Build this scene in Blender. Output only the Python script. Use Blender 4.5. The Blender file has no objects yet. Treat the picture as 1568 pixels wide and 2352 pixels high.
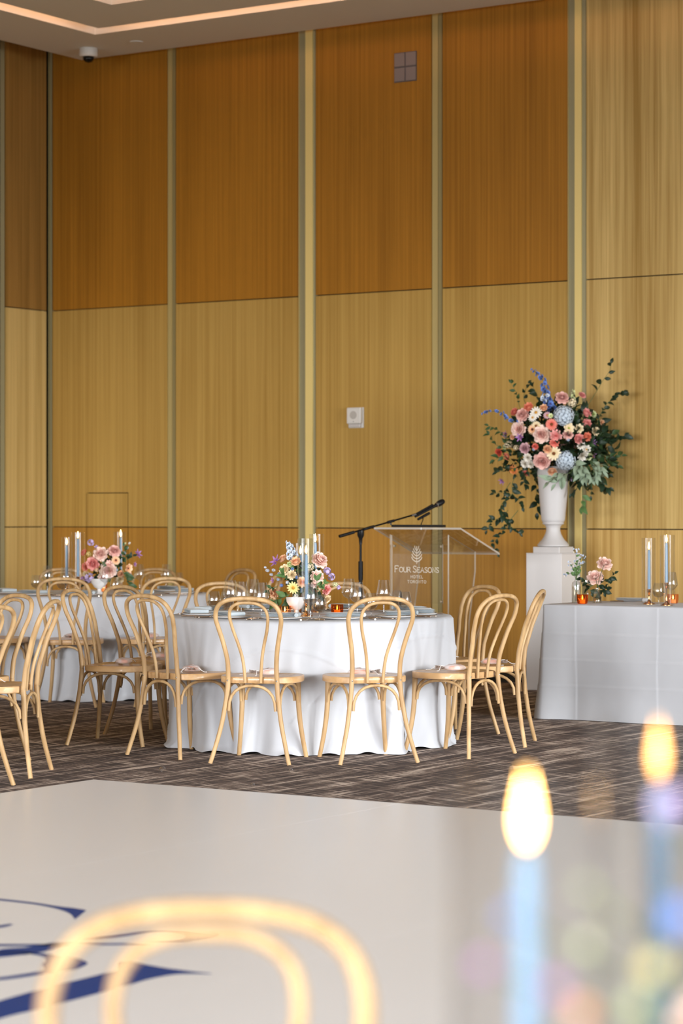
import bpy, math, random
from math import sin, cos, pi, sqrt, atan2, radians, exp
from mathutils import Vector, Matrix, Quaternion

random.seed(7)
sc = bpy.context.scene
COL = sc.collection

# ------------------------------------------------------------------ camera
FPX = 85.0 / 24.0 * 1568.0
H = 1.365
TH = math.atan2(5553.0, 8500.0)
CT, ST = cos(TH), sin(TH)
cd = bpy.data.cameras.new('camera')
cd.sensor_fit = 'HORIZONTAL'; cd.sensor_width = 24; cd.lens = 85
cd.clip_start = 0.05; cd.clip_end = 100
cd.dof.use_dof = True; cd.dof.focus_distance = 13.6; cd.dof.aperture_fstop = 2.8
cam = bpy.data.objects.new('camera', cd); COL.objects.link(cam)
cam.location = (0, 0, H); cam.rotation_euler = (pi / 2, 0, TH)
sc.camera = cam

# ------------------------------------------------------------------ light and exposure
world = bpy.data.worlds.new('daylight'); sc.world = world
world.use_nodes = True
bg = world.node_tree.nodes['Background']
bg.inputs[0].default_value = (0.90, 0.94, 1.0, 1); bg.inputs[1].default_value = 0.40
sc.view_settings.view_transform = 'Standard'; sc.view_settings.look = 'None'
sc.view_settings.exposure = 0.20; sc.view_settings.gamma = 1; sc.view_settings.use_curve_mapping = False

def area(name, loc, target, sx, sy, power, col):
    l = bpy.data.lights.new(name, 'AREA'); l.shape = 'RECTANGLE'; l.size = sx; l.size_y = sy
    l.energy = power; l.color = col; l.spread = radians(66)
    o = bpy.data.objects.new(name, l); COL.objects.link(o); o.location = loc
    o.rotation_euler = (Vector(target) - Vector(loc)).to_track_quat('-Z', 'Y').to_euler()
    return o
# tall windows along the room's right side, and weaker ones behind the camera
# (daylight comes down through them from the sky, so they are aimed at the floor)
for i, yy in enumerate((-1.5, 2.5, 6.5, 10.5)):
    area('window_light', (7.6, yy, 2.1), (-7.0, yy + 2.5, -3.3), 3.0, 3.0, {-1.5: 110, 2.5: 120, 6.5: 190, 10.5: 370}[yy], (0.95, 0.98, 1.0))
for i, xx in enumerate((-11.5, -7.5, -3.5, 0.5)):
    area('window_light', (xx, -5.5, 2.1), (xx - 0.5, 9.0, -3.2), 2.6, 3.0, 190, (0.95, 0.97, 1.0))

# ------------------------------------------------------------------ helpers
def W(X, D):                      # camera-side coordinates -> room axes
    return (CT * X - ST * D, ST * X + CT * D)
def PT(px, py, D):                # the point seen at a pixel, D metres deep
    x, y = W((px - 784) / FPX * D, D)
    return Vector((x, y, H - (py - 1176) / FPX * D))
def ON(px, py, z=0.0):            # the point on the horizontal plane z
    D = (H - z) * FPX / (py - 1176)
    return PT(px, py, D)
YB, XL = 16.95, -14.25            # faces of back and left walls
def BW(px, py=1176):              # point on back wall
    t = (px - 784) / FPX
    return PT(px, py, YB / (ST * t + CT))
def LW(px, py=1176):
    t = (px - 784) / FPX
    return PT(px, py, XL / (CT * t - ST))

def lin(c):
    return tuple(((v / 255) / 12.92 if v / 255 <= 0.04045 else ((v / 255 + 0.055) / 1.055) ** 2.4) for v in c) + (1.0,)

MATS = {}
def pm(name, rgb, rough=0.5, metal=0.0, emit=None, es=0.0, trans=0.0, ior=1.45, sheen=0.0, sub=0.0, coat=0.0, alpha=None):
    if name in MATS: return MATS[name]
    m = bpy.data.materials.new(name); m.use_nodes = True
    b = m.node_tree.nodes['Principled BSDF']
    b.inputs['Base Color'].default_value = lin(rgb)
    b.inputs['Roughness'].default_value = rough; b.inputs['Metallic'].default_value = metal
    b.inputs['IOR'].default_value = ior; b.inputs['Transmission Weight'].default_value = trans
    b.inputs['Sheen Weight'].default_value = sheen; b.inputs['Coat Weight'].default_value = coat
    if sub:
        b.inputs['Subsurface Weight'].default_value = sub; b.inputs['Subsurface Scale'].default_value = 0.01
    if alpha is not None: b.inputs['Alpha'].default_value = alpha
    if emit:
        b.inputs['Emission Color'].default_value = lin(emit); b.inputs['Emission Strength'].default_value = es
    MATS[name] = m
    return m
def node(m, typ, **kw):
    n = m.node_tree.nodes.new(typ)
    for k, v in kw.items():
        if k in n.inputs: n.inputs[k].default_value = v
        else: setattr(n, k, v)
    return n
def link(m, a, ao, b, bi): m.node_tree.links.new(a.outputs[ao], b.inputs[bi])
def noise_col(m, scale, c0, c1, p0=0.3, p1=0.7, detail=3, nscale=1.0, bump=0.0, coord='Object', rot=(0, 0, 0)):
    b = m.node_tree.nodes['Principled BSDF']
    tc = node(m, 'ShaderNodeTexCoord'); mp = node(m, 'ShaderNodeMapping'); mp.inputs['Scale'].default_value = scale
    mp.inputs['Rotation'].default_value = rot
    nz = node(m, 'ShaderNodeTexNoise'); nz.inputs['Scale'].default_value = nscale; nz.inputs['Detail'].default_value = detail
    rp = node(m, 'ShaderNodeValToRGB'); e = rp.color_ramp.elements
    e[0].position = p0; e[1].position = p1; e[0].color = lin(c0); e[1].color = lin(c1)
    link(m, tc, coord, mp, 'Vector'); link(m, mp, 'Vector', nz, 'Vector'); link(m, nz, 'Fac', rp, 'Fac'); link(m, rp, 'Color', b, 'Base Color')
    if bump:
        bp = node(m, 'ShaderNodeBump'); bp.inputs['Strength'].default_value = bump; bp.inputs['Distance'].default_value = 0.004
        link(m, nz, 'Fac', bp, 'Height'); link(m, bp, 'Normal', b, 'Normal')
    return m, nz, rp

def veneer(name, dark, light, rough=0.42, stripe=42.0, amt=0.40):
    m = pm(name, light, rough + .08)
    m.node_tree.nodes['Principled BSDF'].inputs['Specular IOR Level'].default_value = 0.3
    b = m.node_tree.nodes['Principled BSDF']
    tc = node(m, 'ShaderNodeTexCoord')
    outs = []
    for (s, z, d) in ((stripe, 0.22, 4), (stripe * 7, 1.2, 2), (1.6, 0.35, 2)):
        mp = node(m, 'ShaderNodeMapping'); mp.inputs['Scale'].default_value = (s, s, z)
        nz = node(m, 'ShaderNodeTexNoise'); nz.inputs['Scale'].default_value = 1; nz.inputs['Detail'].default_value = d
        link(m, tc, 'Object', mp, 'Vector'); link(m, mp, 'Vector', nz, 'Vector'); outs.append(nz)
    a = node(m, 'ShaderNodeMath', operation='MULTIPLY'); a.inputs[1].default_value = amt
    link(m, outs[0], 'Fac', a, 0)
    a2 = node(m, 'ShaderNodeMath', operation='MULTIPLY_ADD'); a2.inputs[1].default_value = 0.28
    link(m, outs[1], 'Fac', a2, 0); link(m, a, 0, a2, 2)
    a3 = node(m, 'ShaderNodeMath', operation='MULTIPLY_ADD'); a3.inputs[1].default_value = 0.72 - amt
    link(m, outs[2], 'Fac', a3, 0); link(m, a2, 0, a3, 2)
    rp = node(m, 'ShaderNodeValToRGB'); e = rp.color_ramp.elements
    e[0].position = 0.36; e[1].position = 0.64; e[0].color = lin(dark); e[1].color = lin(light)
    link(m, a3, 0, rp, 'Fac'); link(m, rp, 'Color', b, 'Base Color')
    return m

def thin_glass(name, tint=(255, 255, 255), rough=0.0, ior=1.5, gloss=(1, 1, 1, 1), power=4.0, edge=0.75):
    m = bpy.data.materials.new(name); m.use_nodes = True; nt = m.node_tree; nt.nodes.clear()
    out = nt.nodes.new('ShaderNodeOutputMaterial'); mx = nt.nodes.new('ShaderNodeMixShader')
    tr = nt.nodes.new('ShaderNodeBsdfTransparent'); tr.inputs[0].default_value = lin(tint)
    gl = nt.nodes.new('ShaderNodeBsdfGlossy'); gl.inputs['Roughness'].default_value = rough; gl.inputs['Color'].default_value = gloss
    f0 = ((ior - 1) / (ior + 1)) ** 2            # thin sheet: Schlick reflection, the same from either side
    lw = nt.nodes.new('ShaderNodeLayerWeight'); lw.inputs['Blend'].default_value = 0.5
    pw = nt.nodes.new('ShaderNodeMath'); pw.operation = 'POWER'; pw.inputs[1].default_value = power
    ma = nt.nodes.new('ShaderNodeMath'); ma.operation = 'MULTIPLY_ADD'; ma.inputs[1].default_value = edge; ma.inputs[2].default_value = f0
    nt.links.new(lw.outputs['Facing'], pw.inputs[0]); nt.links.new(pw.outputs[0], ma.inputs[0]); fr = ma
    nt.links.new(fr.outputs[0], mx.inputs[0]); nt.links.new(tr.outputs[0], mx.inputs[1]); nt.links.new(gl.outputs[0], mx.inputs[2])
    nt.links.new(mx.outputs[0], out.inputs[0])
    MATS[name] = m
    return m

def tag(o, label=None, cat=None, group=None, kind=None):
    if label: o['label'] = label
    if cat: o['category'] = cat
    if group: o['group'] = group
    if kind: o['kind'] = kind
    return o
def empty(name, loc=(0, 0, 0), rz=0.0, label=None, cat=None, group=None):
    o = bpy.data.objects.new(name, None); COL.objects.link(o); o.location = loc; o.rotation_euler = (0, 0, rz)
    o.empty_display_size = 0.05
    return tag(o, label, cat, group)

class MB:
    def __init__(s): s.v = []; s.f = []; s.m = []
    def add(s, v, f, mi=0):
        b = len(s.v); s.v += [tuple(p) for p in v]
        for q in f: s.f.append(tuple(i + b for i in q)); s.m.append(mi)
        return s
    def box(s, x0, x1, y0, y1, z0, z1, mi=0, bev=0.0):
        if bev <= 0:
            v = [(x, y, z) for z in (z0, z1) for y in (y0, y1) for x in (x0, x1)]
            return s.add(v, [(0, 2, 3, 1), (4, 5, 7, 6), (0, 1, 5, 4), (2, 6, 7, 3), (0, 4, 6, 2), (1, 3, 7, 5)], mi)
        b = bev                                   # box with chamfered vertical and top edges
        def ring(i, z): return [(x0 + i, y0 + b, z), (x0 + b, y0 + i, z), (x1 - b, y0 + i, z), (x1 - i, y0 + b, z), (x1 - i, y1 - b, z), (x1 - b, y1 - i, z), (x0 + b, y1 - i, z), (x0 + i, y1 - b, z)]
        rs = [ring(b * .7, z0), ring(0, z0 + b), ring(0, z1 - b), ring(b * .7, z1)]
        v = [p for r in rs for p in r]; f = []
        for k in range(3):
            for i in range(8):
                j = (i + 1) % 8; f.append((k * 8 + i, k * 8 + j, k * 8 + 8 + j, k * 8 + 8 + i))
        f.append(tuple(range(7, -1, -1))); f.append(tuple(range(24, 32)))
        return s.add(v, f, mi)
    def lathe(s, prof, n=20, mi=0, c=(0, 0, 0), cap=(True, True)):
        v = []; f = []
        for r, z in prof:
            for i in range(n):
                a = 2 * pi * i / n; v.append((c[0] + r * cos(a), c[1] + r * sin(a), c[2] + z))
        for k in range(len(prof) - 1):
            for i in range(n):
                j = (i + 1) % n; f.append((k * n + i, k * n + j, k * n + n + j, k * n + n + i))
        if cap[0]: f.append(tuple(range(n - 1, -1, -1)))
        if cap[1]: f.append(tuple(range((len(prof) - 1) * n, len(prof) * n)))
        return s.add(v, f, mi)
    def tube(s, pts, rad, n=8, mi=0, cap=True):
        pts = [Vector(p) for p in pts]; m = len(pts)
        if not hasattr(rad, '__len__'): rad = [rad] * m
        tg = [(pts[min(i + 1, m - 1)] - pts[max(i - 1, 0)]).normalized() for i in range(m)]
        up = Vector((0, 0, 1)) if abs(tg[0].z) < 0.9 else Vector((0, 1, 0))
        nn = tg[0].cross(up).normalized(); v = []; f = []
        for i in range(m):
            nn = (nn - tg[i] * nn.dot(tg[i])).normalized(); bb = tg[i].cross(nn)
            for k in range(n):
                a = 2 * pi * k / n; v.append(pts[i] + (nn * cos(a) + bb * sin(a)) * rad[i])
        for i in range(m - 1):
            for k in range(n):
                j = (k + 1) % n; f.append((i * n + k, i * n + j, i * n + n + j, i * n + n + k))
        if cap: f.append(tuple(range(n - 1, -1, -1))); f.append(tuple(range((m - 1) * n, m * n)))
        return s.add(v, f, mi)
    def mesh(s, name, mats, smooth=False):
        me = bpy.data.meshes.new(name); me.from_pydata(s.v, [], s.f)
        for m in (mats if isinstance(mats, (list, tuple)) else [mats]): me.materials.append(m)
        me.polygons.foreach_set('material_index', s.m)
        me.update()
        if smooth: me.shade_smooth()
        return me
    def obj(s, name, mats, parent=None, smooth=False, loc=None, autos=None):
        me = s.mesh(name, mats, smooth)
        if autos: me.set_sharp_from_angle(angle=radians(autos))
        return mobj(name, me, parent, loc)
def mobj(name, me, parent=None, loc=None, rot=None, scale=None):
    o = bpy.data.objects.new(name, me); COL.objects.link(o)
    if parent is not None: o.parent = parent
    if loc is not None: o.location = loc
    if rot is not None:
        o.rotation_mode = 'QUATERNION'; o.rotation_quaternion = rot
    if scale is not None: o.scale = (scale,) * 3 if not hasattr(scale, '__len__') else scale
    return o
def kids(o):
    return KIDS.get(o.name, [])
KIDS = {}
def index_kids():
    KIDS.clear()
    for o in bpy.data.objects:
        if o.parent: KIDS.setdefault(o.parent.name, []).append(o)
def dup(o, loc=None, rz=None, label=None, group=None, parent=None, top=True):
    c = o.copy(); COL.objects.link(c)
    if parent is not None: c.parent = parent
    if loc is not None: c.location = loc
    if rz is not None: c.rotation_euler = (0, 0, rz)
    if top:
        if label: c['label'] = label
        if group: c['group'] = group
    for ch in kids(o): dup(ch, parent=c, top=False)
    return c
def spline(pts, n=6):
    out = []; P = [Vector(p) for p in pts]; P = [P[0] * 2 - P[1]] + P + [P[-1] * 2 - P[-2]]
    for i in range(1, len(P) - 2):
        for k in range(n):
            t = k / n; a, b, c, d = P[i - 1:i + 3]
            out.append(0.5 * ((2 * b) + (c - a) * t + (2 * a - 5 * b + 4 * c - d) * t * t + (3 * b - a - 3 * c + d) * t ** 3))
    out.append(P[-2]); return out

# ------------------------------------------------------------------ materials
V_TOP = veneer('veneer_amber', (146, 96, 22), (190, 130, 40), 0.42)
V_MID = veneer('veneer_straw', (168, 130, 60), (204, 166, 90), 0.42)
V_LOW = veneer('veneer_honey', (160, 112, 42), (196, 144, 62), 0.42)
V_EUP = veneer('veneer_striped', (166, 130, 64), (220, 188, 120), 0.42, 13.0, 0.62)
V_ELO = veneer('veneer_striped_low', (168, 126, 58), (220, 184, 114), 0.42, 20.0, 0.62)
M_GAP = pm('shadow_gap', (38, 30, 18), 0.9)
M_CHAN = pm('olive_metal', (152, 138, 92), 0.45, 0.0)
M_CHAN2 = pm('grey_metal', (160, 152, 116), 0.45, 0.0)
M_CHLT = pm('pale_metal', (188, 168, 110), 0.4, 0.0)
M_GOLD = pm('brass_strip', (238, 212, 136), 0.4, 0.0)
M_CEIL = pm('ceiling_paint', (228, 226, 220), 0.85)
M_CAP = pm('ceiling_slot_black', (45, 38, 30), 0.9)
M_WHITE = pm('white_plastic', (225, 222, 216), 0.45)
M_BLACK = pm('black_plastic', (16, 16, 18), 0.35)
M_BLACKM = pm('black_metal', (20, 20, 22), 0.45, 0.6)
M_STEEL = pm('steel', (200, 200, 200), 0.25, 1.0)
M_URN = pm('urn_white', (212, 208, 206), 0.5)
M_PED = pm('pedestal_white', (224, 220, 218), 0.5)
M_BRASS = pm('polished_brass', (226, 168, 104), 0.2, 1.0)
M_CANDLE = pm('blue_wax', (130, 158, 182), 0.45, sub=0.15)
M_WAX = pm('cream_wax', (250, 225, 190), 0.5, emit=(255, 190, 110), es=0.25)  # weak emission paints in candlelight glowing through the wax
M_WICK = pm('wick', (40, 30, 25), 0.9)
M_FLAME = pm('flame', (255, 200, 120), 0.5, emit=(255, 196, 112), es=22.0)
M_FLAMET = pm('flame_edge', (255, 150, 50), 0.5, emit=(255, 130, 30), es=6.0)
M_NAP = pm('napkin_linen', (192, 202, 207), 0.8, sheen=0.2)
M_PLATE = pm('white_china', (240, 236, 232), 0.2, coat=0.3)
M_CUT = pm('cutlery_steel', (226, 210, 196), 0.18, 1.0)
M_GLASS = thin_glass('clear_glass', (246, 248, 250), 0.12, 2.0, (1, 1, 1, 1), 2.4, 0.8)
M_CYL = thin_glass('hurricane_glass', (250, 250, 250), 0.16, 1.22, (1, 1, 1, 1), 3.5, 0.45)
M_WATER = thin_glass('water', (236, 232, 222), 0.02, 1.25)
M_ACR = thin_glass('clear_acrylic', (250, 250, 250), 0.02, 1.38)
M_ACE = pm('acrylic_edge_shine', (222, 214, 202), 0.25, alpha=0.62)  # whitish colour paints in the light that polished edges catch
M_ETCH = pm('etched_white', (228, 218, 200), 0.6)
M_AMBER = thin_glass('amber_glass', (255, 160, 70), 0.05, 1.5, (1, .7, .45, 1))
M_PINKG = thin_glass('peach_glass', (255, 205, 165), 0.05, 1.5)
M_ORG = pm('organza', (250, 236, 230), 0.5, alpha=0.42)
M_RIB = pm('ribbon', (250, 244, 240), 0.5)
M_CANDY = pm('peach_candy', (255, 140, 70), 0.5)
M_CANDY2 = pm('white_candy', (250, 225, 215), 0.5)
M_BOWLW = pm('bowl_white', (236, 232, 228), 0.35)

# chair wood
M_CW = pm('pale_bentwood', (206, 164, 112), 0.48)
noise_col(M_CW, (26, 26, 2.2), (170, 134, 90), (200, 165, 118), 0.35, 0.65, 4)
M_SW = pm('seat_veneer', (210, 165, 115), 0.36, coat=0.2)
noise_col(M_SW, (30, 3, 20), (186, 144, 96), (214, 174, 126), 0.35, 0.65, 3)
M_HOLE = pm('screw_hole', (50, 32, 20), 0.8)

# tablecloth
M_CLOTH = pm('white_cloth', (192, 193, 197), 0.75, sheen=0.1)
def cloth_bump(m):
    b = m.node_tree.nodes['Principled BSDF']
    tc = node(m, 'ShaderNodeTexCoord')
    nz = node(m, 'ShaderNodeTexNoise'); nz.inputs['Scale'].default_value = 5; nz.inputs['Detail'].default_value = 2
    bp = node(m, 'ShaderNodeBump'); bp.inputs['Strength'].default_value = 0.25; bp.inputs['Distance'].default_value = 0.02
    link(m, tc, 'Object', nz, 'Vector'); link(m, nz, 'Fac', bp, 'Height'); link(m, bp, 'Normal', b, 'Normal')
cloth_bump(M_CLOTH)

# carpet: streaks running both ways across a dark ground
M_CARP = pm('streaked_carpet', (90, 75, 65), 0.95)
def carpet():
    m = M_CARP; b = m.node_tree.nodes['Principled BSDF']
    tc = node(m, 'ShaderNodeTexCoord'); rr = []
    for (s, rot) in (((30, 1.6, 1), 0.0), ((2.2, 42, 1), 0.35), ((9, 0.6, 1), 0.0)):
        mp = node(m, 'ShaderNodeMapping'); mp.inputs['Rotation'].default_value = (0, 0, rot)
        mp2 = node(m, 'ShaderNodeMapping'); mp2.inputs['Scale'].default_value = s
        nz = node(m, 'ShaderNodeTexNoise'); nz.inputs['Scale'].default_value = 1; nz.inputs['Detail'].default_value = 5; nz.inputs['Roughness'].default_value = 0.62
        link(m, tc, 'Object', mp, 'Vector'); link(m, mp, 'Vector', mp2, 'Vector'); link(m, mp2, 'Vector', nz, 'Vector'); rr.append(nz)
    mx = node(m, 'ShaderNodeMath', operation='MAXIMUM'); link(m, rr[0], 'Fac', mx, 0); link(m, rr[1], 'Fac', mx, 1)
    ad = node(m, 'ShaderNodeMath', operation='MULTIPLY_ADD'); ad.inputs[1].default_value = 0.45
    link(m, rr[2], 'Fac', ad, 0); link(m, mx, 0, ad, 2)
    rp = node(m, 'ShaderNodeValToRGB'); e = rp.color_ramp.elements
    e[0].position = 0.70; e[1].position = 0.88; e[0].color = lin((64, 51, 45)); e[1].color = lin((214, 196, 180))
    e2 = rp.color_ramp.elements.new(0.785); e2.color = lin((118, 98, 87))
    link(m, ad, 0, rp, 'Fac'); link(m, rp, 'Color', b, 'Base Color')
    nf = node(m, 'ShaderNodeTexNoise'); nf.inputs['Scale'].default_value = 260
    bp = node(m, 'ShaderNodeBump'); bp.inputs['Strength'].default_value = 0.4; bp.inputs['Distance'].default_value = 0.003
    link(m, tc, 'Object', nf, 'Vector'); link(m, nf, 'Fac', bp, 'Height'); link(m, bp, 'Normal', b, 'Normal')
carpet()
M_DANCE = pm('white_vinyl', (240, 238, 236), 0.28)
M_BLUEV = pm('navy_vinyl', (8, 58, 128), 0.5)

# ------------------------------------------------------------------ room
WTOP = 5.75
b = MB().box(-15.5, 8.0, -6.0, YB + 0.5, -0.1, 0.0)
tag(b.obj('floor', M_CARP), kind='structure')
wb = MB().box(XL - 0.3, 8.0, YB + 0.035, YB + 0.35, 0, WTOP).obj('wall_back', M_GAP); tag(wb, kind='structure')
wl = MB().box(XL - 0.35, XL - 0.035, -6.0, YB + 0.034, 0, WTOP).obj('wall_left', M_GAP); tag(wl, kind='structure')
Z1, Z2 = 1.231, 3.19
G = 0.009
def bpanel(x0, x1, z0, z1, m, wall=wb, yo=0.0):
    return MB().box(x0 + G / 2, x1 - G / 2, YB + yo, YB + 0.0349, z0 + G / 2, z1 - G / 2).obj('panel', m, wall)
def bx(px): return BW(px).x
ZB = 0.09
# wood panels between the metal channels (x positions measured from the corner)
cols = [(bx(120), bx(383), 'A'), (bx(403), bx(686), 'B'), (bx(724), bx(990), 'C'), (bx(1015), bx(1304), 'D'), (bx(1345), bx(1660), 'E'), (bx(1690), bx(1940), 'F')]
hx0, hx1, hz = bx(199), bx(294), BW(245, 1132).z
for x0, x1, k in cols:
    striped = k in 'EF'
    bpanel(x0, x1, Z2, WTOP, V_EUP if striped else V_TOP)
    if k != 'A':
        bpanel(x0, x1, Z1, Z2, V_EUP if striped else V_MID)
        bpanel(x0, x1, ZB, Z1, V_ELO if striped else V_LOW)
    else:                            # column A has a flush service door cut into it
        MB().add([(x0 + .003, YB, Z1 + .003), (hx0 - .003, YB, Z1 + .003), (hx0 - .003, YB, hz + .003), (hx1 + .003, YB, hz + .003), (hx1 + .003, YB, Z1 + .003), (x1 - .003, YB, Z1 + .003), (x1 - .003, YB, Z2 - .003), (x0 + .003, YB, Z2 - .003),
                  (x0 + .003, YB + .0349, Z1 + .003), (hx0 - .003, YB + .0349, Z1 + .003), (hx0 - .003, YB + .0349, hz + .003), (hx1 + .003, YB + .0349, hz + .003), (hx1 + .003, YB + .0349, Z1 + .003), (x1 - .003, YB + .0349, Z1 + .003), (x1 - .003, YB + .0349, Z2 - .003), (x0 + .003, YB + .0349, Z2 - .003)],
                 [(0, 1, 2, 7), (2, 3, 6, 7), (3, 4, 5, 6), (0, 8, 9, 1), (1, 9, 10, 2), (2, 10, 11, 3), (3, 11, 12, 4), (4, 12, 13, 5), (5, 13, 14, 6), (6, 14, 15, 7), (7, 15, 8, 0)]).obj('panel', V_MID, wb)
        bpanel(x0, hx0, ZB, Z1, V_LOW); bpanel(hx1, x1, ZB, Z1, V_LOW)
        bpanel(hx0, hx1, Z1, hz, V_MID, yo=-0.004); bpanel(hx0, hx1, ZB, Z1, V_LOW, yo=-0.004)
    o = MB().box(x0, x1, YB + 0.012, YB + 0.0349, 0.0, ZB).obj('skirting', M_GAP, wb)
def strip(p0, p1, m, name, yo=-0.0, wall=wb):
    x0, x1 = bx(p0), bx(p1)
    MB().box(x0, x1, YB + yo, YB + 0.0349, 0, WTOP).obj(name, m, wall)
for (a, c) in ((383, 403), (990, 1015)):
    w = c - a
    strip(a, a + w * .55, M_CHLT, 'metal_channel', 0.014); strip(a + w * .62, a + w * .95, M_CHAN, 'metal_channel', 0.008)
for (a, c, d, e) in ((686, 703, 719, 724), (1304, 1321, 1336, 1345)):
    strip(a, a + 1.5, M_CHLT, 'metal_channel', -0.006)
    strip(a + 1.5, c, M_CHAN2, 'metal_channel', 0.004); strip(c, d, M_GOLD, 'gold_strip', -0.014); strip(d, e, M_CHAN2, 'metal_channel', 0.0)
# left wall
def lpanel(y0, y1, z0, z1, m, name='panel', xo=0.0):
    return MB().box(XL - 0.0349, XL + xo, y0 + G / 2, y1 - G / 2, z0 + G / 2, z1 - G / 2).obj(name, m, wl)
ya, yb_, yc = LW(13).y, LW(107).y, LW(2).y
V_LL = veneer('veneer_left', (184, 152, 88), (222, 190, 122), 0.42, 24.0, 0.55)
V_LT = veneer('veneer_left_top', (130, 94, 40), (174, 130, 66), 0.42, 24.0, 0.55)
for y0, y1 in ((ya, yb_), (yc - 2.2, yc - 0.02), (yc - 4.5, yc - 2.3), (-6.0, yc - 4.6)):
    lpanel(y0, y1, Z2, WTOP, V_LT); lpanel(y0, y1, Z1, Z2, V_LL); lpanel(y0, y1, 0.0, Z1, V_LL)
lpanel(yc, ya, 0, WTOP, M_CHAN2, 'metal_channel', -0.01)
lpanel(yb_ + 0.0, YB - 0.06, 0, WTOP, M_CHAN, 'metal_channel', -0.03)
# dark grooved post in the corner
MB().box(XL + 0.002, bx(113.5), YB - 0.012, YB + 0.0349, 0, WTOP).obj('metal_channel', M_CHAN, wb)
MB().box(bx(114.5), bx(118.5), YB + 0.006, YB + 0.0349, 0, WTOP).obj('metal_channel', M_CHAN2, wb)

# ceiling: flat border, lit slot, second border, lit slot, centre field
ZC = 5.40
ceil = MB()
def frame(mb, xo, yo, xi, yi, z0, z1):
    X1, Y0 = 8.0, -6.0
    mb.box(xo, xi, Y0, yo, z0, z1); mb.box(xi, X1, yi, yo, z0, z1)
c1x, c1y = -13.745, 16.80
frame(ceil, c1x, c1y, -12.92, 15.97, ZC, ZC + 0.07)
frame(ceil, -12.73, 15.78, -12.05, 15.10, ZC, ZC + 0.012)
ceil.box(-11.86, 8.0, -6.0, 14.91, ZC, ZC + 0.012)
ceil.box(XL - 0.3, 8.0, -6.0, YB + 0.3, WTOP + 0.3, WTOP + 0.4)
co = ceil.obj('ceiling', M_CEIL); tag(co, kind='structure')
# risers of the lit slots
for (x, y) in ((-12.92, 15.97), (-12.05, 15.10)):
    zr = ZC + (0.071 if x < -12.5 else 0.013)
    r = MB().box(x - 0.02, 8.0, y - 0.0, y + 0.02, zr, ZC + 0.3).box(x - 0.02, x, -6.0, y, zr, ZC + 0.3)
    r.obj('cove_riser', M_CEIL, co)
MB().box(XL - 0.03, 8.0, YB - 0.149, YB + 0.034, WTOP - 0.02, WTOP + 0.29).obj('slot_lid', M_CAP, co)
MB().box(XL - 0.03, c1x, -6.0, YB - 0.15, WTOP - 0.02, WTOP + 0.29).obj('slot_lid', M_CAP, co)
M_LED = pm('cove_led', (255, 210, 170), 0.5, emit=(255, 196, 150), es=9.0)
for (x, y) in ((-12.73, 15.78), (-11.86, 14.91)):
    MB().box(x + 0.08, 8.0, y - 0.10, y - 0.08, ZC + 0.014, ZC + 0.05).obj('led_strip', M_LED, co)
    MB().box(x + 0.08, x + 0.10, -6.0, y - 0.11, ZC + 0.014, ZC + 0.05).obj('led_strip', M_LED, co)

# dome camera, ceiling disc, wall plate, wall sounder
def ceil_pt(px, py): return ON(px, py, ZC)
p = ceil_pt(203, 112)
t = empty('dome_camera', p, 0, 'white dome security camera with a black ball under the ceiling corner', 'camera')
MB().lathe([(0.078, 0), (0.08, -0.01), (0.08, -0.06), (0.072, -0.072)][::-1], 28).obj('housing', M_WHITE, t, True, autos=40)
MB().lathe([(0.003, -0.122), (0.03, -0.115), (0.045, -0.098), (0.05, -0.0725)], 24, cap=(True, True)).obj('dome', pm('dome_black', (8, 9, 12), 0.08), t, True)
p = ceil_pt(313, 96)
o = MB().lathe([(0.05, -0.008), (0.058, -0.004), (0.058, 0)], 24).obj('ceiling_disc', M_CEIL, None, loc=p)
tag(o, 'small flat round cover set in the ceiling beside the dome camera', 'ceiling cover')
a, c = BW(906, 0).x, BW(957, 0).x
z0, z1 = BW(930, 188).z, BW(930, 120).z
t = empty('wall_plate', (0.5 * (a + c), YB, z0), 0, 'square grey metal plate of four quarters high on the wood wall', 'wall plate')
w = c - a; hh = z1 - z0
MB().box(-w / 2, w / 2, -0.006, 0.0, 0, hh).obj('backplate', pm('plate_dark', (92, 84, 84), 0.6), t)
for i in (0, 1):
    for j in (0, 1):
        MB().box(-w / 2 + .006 + i * w / 2, -w / 2 - .004 + (i + 1) * w / 2, -0.012, -0.006, .008 + j * hh / 2, (j + 1) * hh / 2 - .006).obj('plate_quarter', pm('plate_grey', (140, 128, 126), 0.45, 0.2), t)
a, c = BW(802, 0).x, BW(836, 0).x
z0, z1 = BW(819, 983).z, BW(819, 936).z; w = c - a; hh = z1 - z0
t = empty('wall_sounder', (0.5 * (a + c), YB, z0), 0, 'white rectangular wall sounder with round grille on the wood wall', 'alarm sounder')
MB().box(-w / 2, w / 2, -0.012, 0.0, 0, hh, 0, 0.003).obj('backplate', M_WHITE, t)
MB().box(-w / 2 + .002, w / 2 - 0.006, -0.05, -0.0125, hh * .2, hh - .002, 0, 0.008).obj('body', M_WHITE, t)
MB().box(-w / 2 + .012, w / 2 - .02, -0.036, -0.0125, hh * .03, hh * .19, 0, 0.004).obj('lens', pm('strobe_lens', (205, 200, 196), 0.15), t)
g = MB(); n = 28
g.add([(0.034 * cos(2 * pi * i / n) - 0.002, -0.0515, hh * .62 + 0.034 * sin(2 * pi * i / n)) for i in range(n)] + [(0.034 * cos(2 * pi * i / n) - 0.002, -0.0495, hh * .62 + 0.034 * sin(2 * pi * i / n)) for i in range(n)],
      [tuple(range(n))] + [(i, i + n, (i + 1) % n + n, (i + 1) % n) for i in range(n)])
g.obj('grille', pm('grille_grey', (190, 184, 176), 0.6), t)
MB().box(-0.004, 0.002, -0.052, -0.0495, hh * .29, hh * .32).obj('indicator', M_GAP, t)

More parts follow.
